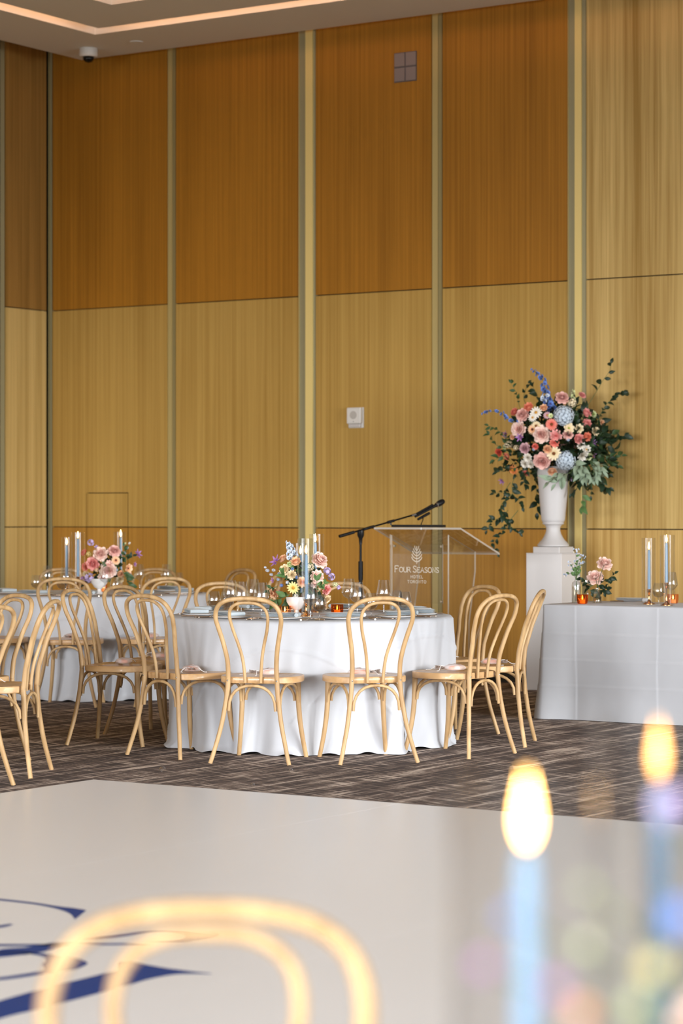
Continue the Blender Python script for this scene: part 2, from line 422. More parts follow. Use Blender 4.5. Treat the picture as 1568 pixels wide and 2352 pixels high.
# ------------------------------------------------------------------ dance floor
dc = ON(215, 1794)
DF = empty('dance_floor', (dc.x, dc.y, 0), 0, 'glossy white vinyl dance floor with a navy script monogram', 'dance floor')
SZ = 0.008
strips = [(0.0, 1.8295), (1.8305, 3.6595), (3.6605, 5.4895), (5.4905, 7.3)]
for x0, x1 in strips:
    MB().box(x0, x1, -5.7, 0, 0.0005, SZ).obj('floor_sheet', M_DANCE, DF)
def fl(pts):
    out = []
    for (x, y) in pts:
        q = ON(x / 1.742, 1760 + y / 1.742, SZ + 0.0005); out.append((q.x - dc.x, q.y - dc.y, SZ + 0.0008))
    return out
def ribbon(mb, pts, ws, closed=False):
    P = [Vector(p) for p in spline(fl(pts), 8)]
    n = len(P); v = []; f = []
    for i, p in enumerate(P):
        t_ = (P[min(i + 1, n - 1)] - P[max(i - 1, 0)]).normalized(); s = Vector((-t_.y, t_.x, 0))
        u = i / (n - 1) * (len(ws) - 1); k = min(int(u), len(ws) - 2); w_ = ws[k] + (ws[k + 1] - ws[k]) * (u - k)
        v += [p + s * w_ / 2, p - s * w_ / 2]
        if i: f.append((2 * i - 2, 2 * i - 1, 2 * i + 1, 2 * i))
    mb.add(v, f)
mono = MB()
def wedge(up, lo):
    U = spline(fl(up), 6); L = spline(fl(lo), 6); n = len(U)
    f = [(i, i + n, i + n + 1, i + 1) for i in range(n - 1)]
    mono.add(U + L, f)
wedge([(-700, 1180), (-300, 1030), (0, 938), (160, 893), (380, 838), (470, 815)], [(-700, 1330), (-300, 1110), (0, 1010), (160, 970), (380, 912), (448, 890)])
wedge([(470, 815), (478, 779), (560, 790), (660, 807), (760, 820), (845, 829)], [(448, 890), (500, 880), (590, 853), (690, 834), (770, 830), (845, 831)])
wedge([(-260, 505), (0, 530), (140, 546), (230, 560), (300, 568), (345, 576)], [(-260, 512), (0, 537), (140, 553), (230, 571), (280, 590), (300, 612)])
ribbon(mono, [(250, 706), (380, 692), (500, 676), (600, 660), (680, 657), (750, 663), (804, 680), (760, 697), (680, 706), (500, 711), (250, 714), (0, 716), (-200, 712)],
       [.04, .04, .03, .02, .03, .05, .12, .05, .03, .03, .03, .04, .04])
ribbon(mono, [(-150, 775), (0, 752), (60, 742), (140, 732), (250, 706)], [.05, .10, .13, .10, .05])
ribbon(mono, [(-100, 655), (0, 641), (46, 632)], [.03, .04, .02])
ribbon(mono, [(-150, 752), (60, 745), (150, 751), (205, 760), (245, 775), (258, 790), (235, 810), (170, 825), (0, 850), (-200, 862)], [.02, .02, .03, .05, .10, .14, .10, .04, .04, .03])
mono.obj('monogram', M_BLUEV, DF)
# small clear gems fallen on the carpet
gem = MB().lathe([(0.001, 0), (0.011, 0.006), (0.013, 0.013), (0.009, 0.022), (0.001, 0.026)], 7).mesh('gem', thin_glass('gem_glass', (255, 255, 255), 0.0, 2.2))
for (px, py, s, l) in ((373, 1774, 1.3, 'clear glass gem on the carpet, largest and leftmost of three'), (580, 1807, .8, 'tiny clear glass gem nearest the dance floor edge'), (668, 1775, .9, 'small clear glass gem on carpet below the middle chair')):
    q = ON(px, py); o = mobj('glass_gem', gem, None, (q.x, q.y, 0.0005), None, s); tag(o, l, 'gem', 'glass gems on the carpet')

# ------------------------------------------------------------------ bentwood chair
def chair_y(z):                    # rear plane of the chair: feet splay back, the back leans
    pts = [(0, -.255), (.15, -.225), (.30, -.205), (.45, -.195), (.56, -.208), (.7, -.246), (.82, -.292), (.905, -.33)]
    for (a, ya_), (b_, yb2) in zip(pts, pts[1:]):
        if z <= b_: return ya_ + (yb2 - ya_) * (z - a) / (b_ - a)
    return pts[-1][1]
hoop_h = [(.138, .448), (.136, .50), (.1385, .56), (.149, .63), (.164, .695), (.177, .75), (.183, .785), (.178, .825), (.158, .86), (.118, .885), (.06, .897)]
leg_h = [(.222, 0), (.205, .06), (.188, .128), (.175, .18), (.163, .24), (.152, .31), (.1445, .36), (.139, .42), (.138, .448)]
inner_h = [(.044, .437), (.0475, .50), (.056, .575), (.0735, .65), (.094, .72), (.105, .775), (.107, .80), (.101, .832), (.08, .858), (.045, .873)]
def hoop_pts(h, dy=0.0):
    L = [(-x, chair_y(z) + dy, z) for x, z in h]; R = [(x, chair_y(z) + dy, z) for x, z in h[::-1]]
    return spline(L + [(0, chair_y(h[-1][1]) + dy, h[-1][1] + .003)] + R, 3)
LEGCAP = []
def make_chair():
    t = empty('bentwood_chair', (0, 0, 0), 0, 'x', 'chair')
    # seat: nearly round with a flatter back edge
    def seat_r(a):
        c_, s_ = cos(a), sin(a)
        n_ = 2.6; r = (abs(c_ / .222) ** n_ + abs(s_ / .215) ** n_) ** (-1 / n_)
        if s_ < 0:
            r = min(r, .186 / max(.001, -s_)) if -s_ > 0.01 else r
        return r
    n = 48; sm = MB(); v = []; f = []
    rings = [(.985, .432), (1.0, .436), (1.0, .462), (.985, .467), (.80, .467), (.77, .4645), (.4, .463)]
    for s_, z in rings:
        for i in range(n):
            a = 2 * pi * i / n; r = seat_r(a) * s_; v.append((r * cos(a), r * sin(a) + .012, z))
    for k in range(len(rings) - 1):
        for i in range(n):
            j = (i + 1) % n; f.append((k * n + i, k * n + j, k * n + n + j, k * n + n + i))
    f.append(tuple(range(n - 1, -1, -1))); f.append(tuple(range((len(rings) - 1) * n, len(rings) * n)))
    sm.add(v, f); sm.obj('seat', M_SW, t, True, autos=35)
    P = hoop_pts(hoop_h); rr = [0.0135 - 0.001 * sin(pi * i / (len(P) - 1)) for i in range(len(P))]
    MB().tube(P, rr, 10).obj('back_hoop', M_CW, t, True, autos=60)
    P = hoop_pts(inner_h, 0.010)
    MB().tube(P, 0.0092, 8).obj('inner_hoop', M_CW, t, True, autos=60)
    for s in (-1, 1):
        P = spline([(s * x, chair_y(z), z) for x, z in leg_h], 2); m_ = len(P)
        MB().tube(P, [.0118 + .0022 * (i / (m_ - 1)) for i in range(m_)], 10).obj('leg', M_CW, t, True, autos=60)
    for s in (-1, 1):
        P = spline([(s * .195, .215, 0), (s * .181, .192, .10), (s * .170, .176, .2), (s * .163, .168, .30), (s * .160, .165, .433)], 3); m_ = len(P)
        MB().tube(P, [.0125 + .0035 * (i / (m_ - 1)) for i in range(m_)], 10).obj('leg', M_CW, t, True, autos=60)
    def arch(ax, ay, bx_, by, za, zb, inset=0.016):
        A = Vector((ax, ay, 0)); B = Vector((bx_, by, 0)); d = (B - A).normalized(); A = A + d * inset; B = B - d * inset
        pts = []
        for i in range(13):
            u = -1 + 2 * i / 12
            w_ = max(-1, min(1, sin(u * pi / 2) * 1.0)); h_ = (1 - abs(w_) ** 2.4)
            q = A.lerp(B, (w_ + 1) / 2); z = (za if u < 0 else zb); pts.append((q.x, q.y, z + (0.422 - z) * (max(0, h_) ** .42)))
        return MB().tube(pts, 0.0085, 8)
    yr = chair_y(.3)
    arch(-.148, yr, .148, yr, .285, .285).obj('brace', M_CW, t, True, autos=60)
    arch(-.163, .168, .163, .168, .315, .315, .022).obj('brace', M_CW, t, True, autos=60)
    for s in (-1, 1):
        arch(s * .150, yr, s * .165, .170, .30, .31, .022).obj('brace', M_CW, t, True, autos=60)
    for s in (-1, 1):
        q = (s * .138, chair_y(.448) - .0125, .449)
        MB().lathe([(0.0005, .003), (.004, .002), (.0055, 0)], 10).obj('bolt', M_STEEL, t, True)
        o = COL.objects[-1]; o.location = q; o.rotation_euler = (pi / 2, 0, 0)
        MB().lathe([(0.0005, .0005), (.003, .0005), (.003, 0)], 8).obj('screw_hole', M_HOLE, t)
        o = COL.objects[-1]; o.location = (s * .0445, chair_y(.45) + .0015, .452); o.rotation_euler = (pi / 2, 0, 0)
    return t
chair0 = make_chair()
index_kids()
T1 = (-.188, 14.34); T2 = (-1.84, 18.19); T3 = (-2.845, 12.6); T0 = (-.02, 1.62)
used = []
def place_chair(T, phi, dist, label, group, twist=0.0):
    ph = radians(phi)
    X, D = T[0] + dist * sin(ph), T[1] - dist * cos(ph)
    x, y = W(X, D); rz = TH + ph + radians(twist)
    if not used:
        c = chair0; c.location = (x, y, 0); c.rotation_euler = (0, 0, rz); c['label'] = label; c['group'] = group
    else: c = dup(chair0, (x, y, 0), rz, label, group)
    used.append(c); return c, x, y, rz
# favour bag on a seat
def make_bag():
    t = empty('favour_bag', (0, 0, 0), 0, 'x', 'gift bag')
    n = 16; v = []; f = []; prof = [(.001, .001), (.038, .002), (.046, .010), (.040, .020), (.022, .026), (.001, .028)]
    rnd = random.Random(3)
    for k, (r, z) in enumerate(prof):
        for i in range(n):
            a = 2 * pi * i / n; w_ = 1 + .12 * sin(3 * a + k) + rnd.uniform(-.05, .05)
            v.append((r * w_ * cos(a) * 1.15, r * w_ * sin(a) * .9, max(.001, z * (1 + rnd.uniform(-.12, .12)))))
    for k in range(len(prof) - 1):
        for i in range(n):
            j = (i + 1) % n; f.append((k * n + i, k * n + j, k * n + n + j, k * n + n + i))
    m = MB().add(v, f)
    # gathered mouth fanning out to one side
    fan = []; ff = []
    for k in range(9):
        a = -0.7 + 1.4 * k / 8
        fan += [(-.045, .006 * sin(k * 2), .012 + .004 * cos(k * 3)), (-.045 - .045 * cos(a), .05 * sin(a), .008 + .016 * (k % 2))]
        if k: ff.append((2 * k - 2, 2 * k - 1, 2 * k + 1, 2 * k))
    m.add(fan, ff); m.obj('pouch', M_ORG, t, True)
    MB().tube(spline([(-.046, 0, .016), (-.07, .03, .02), (-.095, .05, .004), (-.12, .045, .003)], 4), .0015, 5).tube(spline([(-.046, 0, .016), (-.07, -.02, .022), (-.09, -.05, .004), (-.105, -.065, .003)], 4), .0015, 5).obj('ribbon', M_RIB, t, True)
    for (x, y, m_) in ((.018, .008, M_CANDY), (-.012, -.008, M_CANDY), (.006, -.014, M_CANDY2)):
        MB().lathe([(.001, .003), (.015, .006), (.018, .012), (.012, .019), (.001, .021)], 12, c=(x, y, 0)).obj('sweet', m_, t, True)
    return t
bag0 = make_bag(); index_kids(); bags = []
def place_bag(x, y, rz, dx, dy, r, label):
    wx = x + dx * cos(rz) - dy * sin(rz); wy = y + dx * sin(rz) + dy * cos(rz)
    if not bags:
        bag0.scale = (1.25, 1.25, 1.3); o = bag0; o.location = (wx, wy, .4675); o.rotation_euler = (0, 0, r); o['label'] = label; o['group'] = 'favour bags on the chair seats'
    else: o = dup(bag0, (wx, wy, .4675), r, label, 'favour bags on the chair seats')
    bags.append(o)
G1, G2 = 'chairs around the middle round table', 'chairs around the far left round table'
CH = [
 (T1, -13.7, 1.05, 'pale bentwood chair seen from behind, left of the two at the middle table front', G1, 0, (0.03, .02, .8)),
 (T1, 17.5, 1.05, 'pale bentwood chair seen from behind, right of the two at the middle table front', G1, 0, (-.02, .02, 2.6)),
 (T1, 51, 1.07, 'pale bentwood chair turned three-quarters at the front right of the middle table', G1, 0, (.03, .03, -.6)),
 (T1, 86, 1.05, 'pale bentwood chair seen edge-on at the right of the middle table, next to head table', G1, -8, (0, -.02, 1.0)),
 (T1, 124, .985, 'amber-lit bentwood chair behind the three-quarter chair, right of the middle table before the lectern', G1, 0, (-.03, .06, 2.0)),
 (T1, -43.8, .985, 'pale bentwood chair turned three-quarters at the front left of the middle table', G1, 0, (.02, .02, 2.4)),
 (T1, -87, 1.11, 'bentwood chair facing right at the left side of the middle table, orange favour on seat', G1, -21, (-.02, .0, .3)),
 (T1, -119, 1.06, 'bentwood chair facing right, behind the left side chair of the middle table', G1, -6, (.0, .0, 1.2)),
 (T1, -157, 1.22, 'bentwood chair on the far left side of the middle table, only hoop seen', G1, 0, None),
 (T1, 172, 1.10, 'bentwood chair on the far side of the middle table, behind its flowers', G1, 0, None),
 (T2, -4, 1.06, 'bentwood chair seen from behind, front left of the far table', G2, 0, (.0, .0, 1.6)),
 (T2, 26.5, 1.08, 'bentwood chair seen from behind, right front of the far table', G2, 0, (.0, .0, .4)),
 (T2, -37, 1.08, 'bentwood chair at the far table, mostly hidden at the left picture edge', G2, 0, None),
 (T2, 78, 1.08, 'bentwood chair at the right end of the far table, hoop beside the middle flowers', G2, 0, None),
 (T2, 142, 1.32, 'farthest bentwood chair, dark tall hoop against the wood wall behind the wine glasses', G2, -10, None),
 (T2, 167, 1.15, 'bentwood chair behind the far table, right of its flowers', G2, 0, None),
 (T2, -163, 1.15, 'bentwood chair behind the far table, left of its tall candles', G2, 0, None),
 (T3, 91, 1.03, 'large pale bentwood chair facing left, nearest whole chair at the left edge', 'chairs at the left edge of the picture', -8, (-.0, .05, 3.0)),
 (T3, 57, 1.04, 'bentwood chair cut off by the left picture edge, lowest hoop', 'chairs at the left edge of the picture', 0, None),
 (T3, 130, 1.04, 'bentwood chair cut off by the left picture edge, higher hoop', 'chairs at the left edge of the picture', 0, None),
]
which = ['front left chair of the middle table', 'front right chair of the middle table', 'three-quarter chair right of the middle table', 'edge-on chair beside the head table',
         'chair hidden behind the three-quarter chair', 'three-quarter chair left of the middle table', 'left side chair of the middle table', 'second chair on the left side, orange one',
         '', '', 'back-turned chair at the far table, left one', 'back-turned chair at the far table, right one', '', '', '', '', '', 'nearest chair at the left edge']
seats1 = []
for i, (T, phi, d, lab, grp, tw, bg_) in enumerate(CH):
    c, x, y, rz = place_chair(T, phi, d, lab, grp, tw)
    if bg_: place_bag(x, y, rz, bg_[0], bg_[1], rz + bg_[2], 'favour bag with orange sweets on the ' + which[i])
# head table chair behind, foreground chair
x, y = W(2.50, 16.95)
c = dup(chair0, (x, y, 0), pi, 'bentwood chair behind the head table, cut by the right picture edge', 'chairs at the head table'); used.append(c)
x, y = W((440 - 784) / FPX * 2.5, 2.5)
c = dup(chair0, (x, y, 0), TH + pi, 'blurred pale bentwood chair hoop across the bottom foreground', 'foreground chairs'); used.append(c); fg_chair = c

# ------------------------------------------------------------------ round tables and cloths
TR = 0.845; ZT = 0.755
def round_table(T, label, chairs, seed, clabel, N=420, dents=True, crease=True):
    x, y = W(*T)
    t = empty('round_table', (x, y, 0), TH, label, 'table', )
    t['group'] = 'round tables under white cloths'
    MB().lathe([(TR - .03, .715), (TR - .022, .72), (TR - .022, .745), (TR - .027, ZT - .006)], 64).obj('tabletop', pm('plywood', (150, 120, 80), .6), t, True, autos=30)
    for a in (45, 135, 225, 315):
        MB().tube([(.45 * cos(radians(a)), .45 * sin(radians(a)), 0), (.45 * cos(radians(a)), .45 * sin(radians(a)), .714)], .014, 8).obj('leg', M_BLACKM, t, True, autos=40)
    rnd = random.Random(seed)
    ph = [rnd.uniform(0, 2 * pi) for _ in range(12)]
    angs = []                      # chair directions in this table's local frame
    for phi in chairs: angs.append(-pi / 2 + radians(phi))
    def fold(a, tt):
        s = .50 * sin(9 * a + ph[0] + .8 * sin(2 * a + ph[1])) + .32 * sin(17 * a + ph[2] + 1.1 * sin(3 * a + ph[3])) + .18 * sin(29 * a + ph[4])
        return s
    v = []; f = []
    rt = [0, .12, .25, .38, .5, .62, .72, .79, TR - .022, TR - .008]
    M = 64
    for r in rt:
        for i in range(N):
            a = 2 * pi * i / N; v.append((r * cos(a), r * sin(a), ZT if r < TR - .01 else ZT - .002))
    rows = len(rt)
    for k in range(1, M + 1):
        tt = k / M
        for i in range(N):
            a = 2 * pi * i / N
            amp = .003 + .062 * tt ** 1.1
            r = TR + .004 + .014 * tt + amp * fold(a, tt)
            if dents:
                for ca in angs:
                    da = (a - ca + pi) % (2 * pi) - pi
                    w_ = exp(-(da / .215) ** 4); zz = max(0, min(1, (tt - .25) / .55)); zz = zz * zz * (3 - 2 * zz)
                    r -= w_ * zz * .058
            z = (ZT - .008) * (1 - tt) + .004
            if crease:             # pressed ring left by folding the cloth
                for (a0, zt_, wd) in ((-1.75, .60, .55), (-.6, .66, .7), (.9, .62, .6), (2.4, .63, .6)):
                    da = (a - a0 + pi) % (2 * pi) - pi
                    zc = zt_ - .9 * (da / wd) ** 2 * .22
                    r += .0075 * exp(-((z - zc) / .0075) ** 2) if abs(da) < 1.1 else 0
            if tt > .93:            # hem puddles outwards a little
                e_ = (tt - .93) / .07; r += .022 * e_ * e_ * (1 + .8 * sin(13 * a + ph[5])) * (0.5 + 0.5 * sin(5 * a + ph[6]) ** 2)
            zl = z if tt < .97 else max(.003, z + .012 * max(0, sin(23 * a + ph[7])) * (tt - .97) / .03)
            v.append((r * cos(a), r * sin(a), zl))
    R = rows + M
    for k in range(R - 1):
        for i in range(N):
            j = (i + 1) % N; f.append((k * N + i, (k + 1) * N + i, (k + 1) * N + j, k * N + j))
    me = MB().add(v, f).mesh('tablecloth', M_CLOTH, True)
    o = mobj('tablecloth', me, None, (x, y, 0)); o.rotation_euler = (0, 0, TH)
    tag(o, clabel, 'tablecloth', 'white cloths over the round tables')
    return x, y
round_table(T1, 'round banquet table in the middle, hidden under its white cloth', [-13.7, 17.5, 51, 86, 124, -43.8, -87, -119], 5, 'white floor-length cloth on the middle round table', 900)
round_table(T2, 'far round banquet table at the left, hidden under its white cloth', [-4, 25, -37, 78, 144, 167, -163], 11, 'white floor-length cloth on the far left round table', 480)
round_table(T3, 'round banquet table just left of the picture, under a cloth', [91, 57, 130], 17, 'white cloth on the round table left of the picture', 300)
round_table(T0, 'round banquet table just below the camera, under a cloth', [180], 23, 'white cloth on the foreground round table', 300)

# ------------------------------------------------------------------ head table
hp = PT(1243, 1388, (H - .755) * FPX / (1388 - 1176))
hx, hy = hp.x + .01, hp.y; HL, HW = 2.9, .76
t = empty('head_table', (hx, hy, 0), 0, 'long rectangular head table under the creased white cloth', 'table')
MB().box(.012, HL - .012, .012, HW - .012, .715, .748).obj('tabletop', MATS['plywood'], t)
for (a, c) in ((.2, .1), (.2, HW - .1), (HL - .2, .1), (HL - .2, HW - .1)):
    MB().tube([(a, c, 0), (a, c, .714)], .014, 8).obj('leg', M_BLACKM, t, True, autos=40)
def rect_cloth():
    # perimeter walk with rounded corners; drop with pressed fold grid
    per = []; cr = .018
    def corner(cx, cy, a0):
        return [(cx + cr * cos(a0 + pi / 2 * i / 6), cy + cr * sin(a0 + pi / 2 * i / 6), cos(a0 + pi / 2 * i / 6), sin(a0 + pi / 2 * i / 6), 1) for i in range(7)]
    def seg(x0, y0, x1, y1, nx, ny, n): return [(x0 + (x1 - x0) * i / n, y0 + (y1 - y0) * i / n, nx, ny, 0) for i in range(1, n)]
    per += corner(cr, cr, pi); per += seg(cr, 0, HL - cr, 0, 0, -1, 420)
    per += corner(HL - cr, cr, -pi / 2); per += seg(HL, cr, HL, HW - cr, 1, 0, 60)
    per += corner(HL - cr, HW - cr, 0); per += seg(HL - cr, HW, cr, HW, 0, 1, 120)
    per += corner(cr, HW - cr, pi / 2); per += seg(0, HW - cr, 0, cr, -1, 0, 60)
    n = len(per); v = []; f = []; rnd = random.Random(9)
    M = 100
    cx_, cy_ = HL / 2, HW / 2
    tops = [0.3, .7, .95, 1.0]
    for s in tops:
        for (x, y, nx, ny, c_) in per: v.append((cx_ + (x - cx_) * s, cy_ + (y - cy_) * s, ZT))
    vc = [.245, .835, 1.42, 2.0, 2.6]
    for k in range(1, M + 1):
        tt = k / M; z = (ZT - .004) * (1 - tt) + .004
        for (x, y, nx, ny, c_) in per:
            off = .004 + .012 * tt
            dcor = min(sqrt((x - a) ** 2 + (y - c) ** 2) for a in (0, HL) for c in (0, HW))
            off += .040 * tt ** 1.6 * exp(-(dcor / .10) ** 2)
            off -= .012 * tt * exp(-((dcor - .22) / .08) ** 2)
            if abs(ny) > .5:
                for vx in vc:
                    dx_ = x - vx - .004 * sin(z * 6 + vx * 3); off += .0008 * exp(-(dx_ / .006) ** 2) - .0010 * max(-1, min(1, dx_ / .006)) * exp(-(abs(dx_) / .05))
                off += .005 * sin(x * 5.2 + 1) * tt + .010 * tt * tt * sin(x * 9 + 2.0)
                off += .004 * sin(7 * x + 9 * z) * sin(5 * x - 7 * z + 1)
            for zz in (.225, .395, .565):
                dz_ = z - zz; off += .0022 * exp(-(dz_ / .006) ** 2) - .0015 * max(-1, min(1, dz_ / .006)) * exp(-abs(dz_) / .04)
            v.append((x + nx * off, y + ny * off, z))
    R = len(tops) + M
    for k in range(R - 1):
        for i in range(n):
            j = (i + 1) % n; f.append((k * n + i, (k + 1) * n + i, (k + 1) * n + j, k * n + j))
    f.append(tuple(range(n)))
    return MB().add(v, f).mesh('tablecloth', M_CLOTH, True)
o = mobj('tablecloth', rect_cloth(), None, (hx, hy, 0)); tag(o, 'white rectangular cloth with pressed fold lines on the head table', 'tablecloth')

# ------------------------------------------------------------------ pedestal and urn
pc = PT(1270, 1585, 18.62); pcx, pcy = pc.x, pc.y; s = .1525
t = empty('pedestal', (pcx, pcy, 0), 0, 'white square display pedestal beside the head table carrying the urn', 'pedestal')
MB().box(-s, s, -s, s, 0.0, 1.042, 0, .002).obj('column', M_PED, t)
MB().box(-s - .001, s + .001, -s - .001, s + .001, 1.0425, 1.05, 0, .002).obj('top_board', M_PED, t)
t = empty('urn_vase', (pcx, pcy, 1.0502), 0, 'tall white footed urn vase on the white pedestal', 'vase')
MB().box(-.115, .115, -.115, .115, 0, .047, 0, .004).obj('plinth', M_URN, t)
prof = [(.105, .0475), (.12, .052), (.122, .062), (.108, .078), (.104, .084), (.088, .10), (.076, .118), (.062, .145), (.054, .17), (.054, .195), (.062, .21), (.070, .218), (.081, .222), (.083, .23), (.078, .236), (.086, .242), (.091, .26), (.104, .40), (.116, .55), (.126, .64), (.132, .665), (.126, .665), (.118, .63), (.09, .40), (.02, .35)]
MB().lathe(prof, 40).obj('body', M_URN, t, True, autos=50)
URN = (pcx, pcy)

# ------------------------------------------------------------------ lectern and microphone stand
lx, ly = W((897 - 784) / FPX * 17.8, 17.8)
t = empty('lectern', (lx, ly, 0), 0, 'clear acrylic lectern with etched white lettering and slanted top', 'lectern')
LWd, LDp = .498, .40
def plate(mb, poly, axis, d0, d1):          # prism from a 2D outline; faces clear, rim coloured pale for the light it catches
    n = len(poly)
    def P(q, d): return (d, q[0], q[1]) if axis == 'x' else ((q[0], d, q[1]) if axis == 'y' else (q[0], q[1], d))
    v = [P(q, d0) for q in poly] + [P(q, d1) for q in poly]
    mb.add(v, [tuple(range(n)), tuple(range(2 * n - 1, n - 1, -1))], 0)
    mb.add(v, [(i, i + n, (i + 1) % n + n, (i + 1) % n) for i in range(n)], 1)
    return mb
AM = [M_ACR, M_ACE]
plate(MB(), [(0.0, .0), (LWd, .0), (LWd, 1.20), (0.0, 1.20)], 'y', -.012, 0.0).obj('front_panel', AM, t)
for x0 in (.001, LWd - .013):
    plate(MB(), [(.001, .0), (.30, 0), (.30, .55), (.39, .93), (.39, 1.07), (.001, 1.195)], 'x', x0, x0 + .012).obj('side_panel', AM, t)
plate(MB(), [(-.02, .0005), (LWd + .02, .0005), (LWd + .02, .42), (-.02, .42)], 'z', -.0, -.0).v
# slanted top
top = MB(); w0, w1 = LWd / 2 - .37, LWd / 2 + .37
def slope(y): return 1.238 - (y + .04) * .333
v = [(w0, -.04, slope(-.04)), (w1, -.04, slope(-.04)), (w1, .53, slope(.53)), (w0, .53, slope(.53))]
v2 = [(x, y, z + .014) for x, y, z in v]
top.add(v + v2, [(3, 2, 1, 0), (4, 5, 6, 7)], 0); top.add(v + v2, [(0, 1, 5, 4), (1, 2, 6, 5), (2, 3, 7, 6), (3, 0, 4, 7)], 1)
top.obj('reading_top', AM, t)
MB().box(.03, LWd - .03, -.039, .004, 1.2535, 1.272).obj('top_ledge', M_BLACK, t)
plate(MB(), [(.03, .70), (.462, .70), (.462, 1.13), (.03, 1.13)], 'y', -.030, -.024).obj('sign_plate', AM, t)
bm_ = MB()
for a in (.045, .447):
    for c in (.715, 1.115):
        k = MB().lathe([(.009, 0), (.009, .016)], 10); bm_.add([(p[0] + a, -.012 - p[2], p[1] + c) for p in k.v], k.f)
        MB().add([(p[0] + a, -.0125 - p[2], p[1] + c) for p in k.v], k.f).obj('standoff_bolt', M_STEEL, t, True, autos=40)
# stroke lettering, serif capitals
GL = {'F': [[(0, 0), (0, 1)], [(0, 1), (.62, 1), (.62, .86)], [(0, .53), (.45, .53)]], 'O': ['o'], 'U': [[(0, 1), (0, .3), (.1, .06), (.35, 0), (.6, .06), (.7, .3), (.7, 1)]],
      'R': [[(0, 0), (0, 1), (.42, 1), (.58, .9), (.6, .74), (.5, .56), (.36, .5), (0, .5)], [(.34, .5), (.72, 0)]],
      'S': [[(.56, .8), (.5, .95), (.3, 1), (.08, .94), (.04, .72), (.2, .56), (.45, .44), (.58, .25), (.5, .05), (.28, 0), (.06, .05), (.0, .22)]],
      'E': [[(.6, .86), (.6, 1), (0, 1), (0, 0), (.62, 0), (.62, .15)], [(0, .53), (.45, .53)]], 'A': [[(0, 0), (.37, 1), (.76, 0)], [(.14, .34), (.6, .34)]],
      'N': [[(0, 0), (0, 1), (.7, 0), (.7, 1)]], 'H': [[(0, 0), (0, 1)], [(.7, 0), (.7, 1)], [(0, .52), (.7, .52)]], 'T': [[(.36, 0), (.36, 1)], [(0, .86), (0, 1), (.72, 1), (.72, .86)]], 'L': [[(0, 1), (0, 0), (.58, 0), (.58, .16)]]}
GW = {'F': .62, 'O': .86, 'U': .7, 'R': .7, 'S': .58, 'E': .62, 'A': .76, 'N': .7, 'H': .7, 'T': .72, 'L': .58}
SERIF = {'F': [(0, 0)], 'U': [(0, 1), (.7, 1)], 'R': [(0, 0), (.74, 0)], 'A': [(0, 0), (.76, 0)], 'N': [(0, 0), (0, 1), (.7, 1)], 'H': [(0, 0), (0, 1), (.7, 0), (.7, 1)], 'T': [(.36, 0)], 'L': [(0, 1)]}
def stroke(mb, pts, w_, y=-.0305):
    n = len(pts); v = []; f = []
    for i, (x, z) in enumerate(pts):
        a = pts[max(i - 1, 0)]; c = pts[min(i + 1, n - 1)]; dx, dz = c[0] - a[0], c[1] - a[1]; L = sqrt(dx * dx + dz * dz) or 1
        nx, nz = -dz / L * w_ / 2, dx / L * w_ / 2; v += [(x + nx, y, z + nz), (x - nx, y, z - nz)]
        if i: f.append((2 * i - 2, 2 * i - 1, 2 * i + 1, 2 * i))
    mb.add(v, f)
def word(mb, txt, sizes, x0, z0, w_, gap=.16):
    x = x0
    for ch, sz in zip(txt, sizes):
        if ch == ' ': x += sz * .45; continue
        for st in GL[ch]:
            if st == 'o': pts = [(x + sz * (.43 + .43 * cos(2 * pi * i / 20)), z0 + sz * (.5 + .5 * sin(2 * pi * i / 20))) for i in range(21)]
            else: pts = [(x + sz * a, z0 + sz * c) for a, c in st]
            stroke(mb, pts, w_)
        for (a, c) in SERIF.get(ch, []): stroke(mb, [(x + sz * (a - .11), z0 + sz * c), (x + sz * (a + .11), z0 + sz * c)], w_ * .7)
        x += sz * (GW[ch] + gap * 1.2)
    return x
def centred(mb, txt, sizes, cx, z0, w_, gap=.16):
    L = word(MB(), txt, sizes, 0, 0, w_, gap) - sizes[-1] * gap * 1.2; word(mb, txt, sizes, cx - L / 2, z0, w_, gap)
LT = MB(); cxl = .243
B_, s_ = .046, .036
centred(LT, 'FOUR SEASONS', [B_, s_, s_, s_, s_, B_, s_, s_, s_, s_, s_, s_], cxl, .925, .0052)
centred(LT, 'HOTEL', [.020] * 5, cxl, .882, .0034, .34)
centred(LT, 'TORONTO', [.020] * 7, cxl, .846, .0034, .34)
LT.obj('lettering', M_ETCH, t)
EM = MB(); stroke(EM, [(cxl, .985), (cxl, 1.115)], .0045)
for k, (zb, w_) in enumerate(((1.0, .044), (1.022, .042), (1.043, .036), (1.063, .028), (1.082, .018))):
    for sg in (-1, 1):
        stroke(EM, [(cxl, zb), (cxl + sg * w_ * .45, zb + .008), (cxl + sg * w_ * .8, zb + .019), (cxl + sg * w_, zb + .036)], .0062 - k * .0006)
EM.obj('tree_emblem', M_ETCH, t)

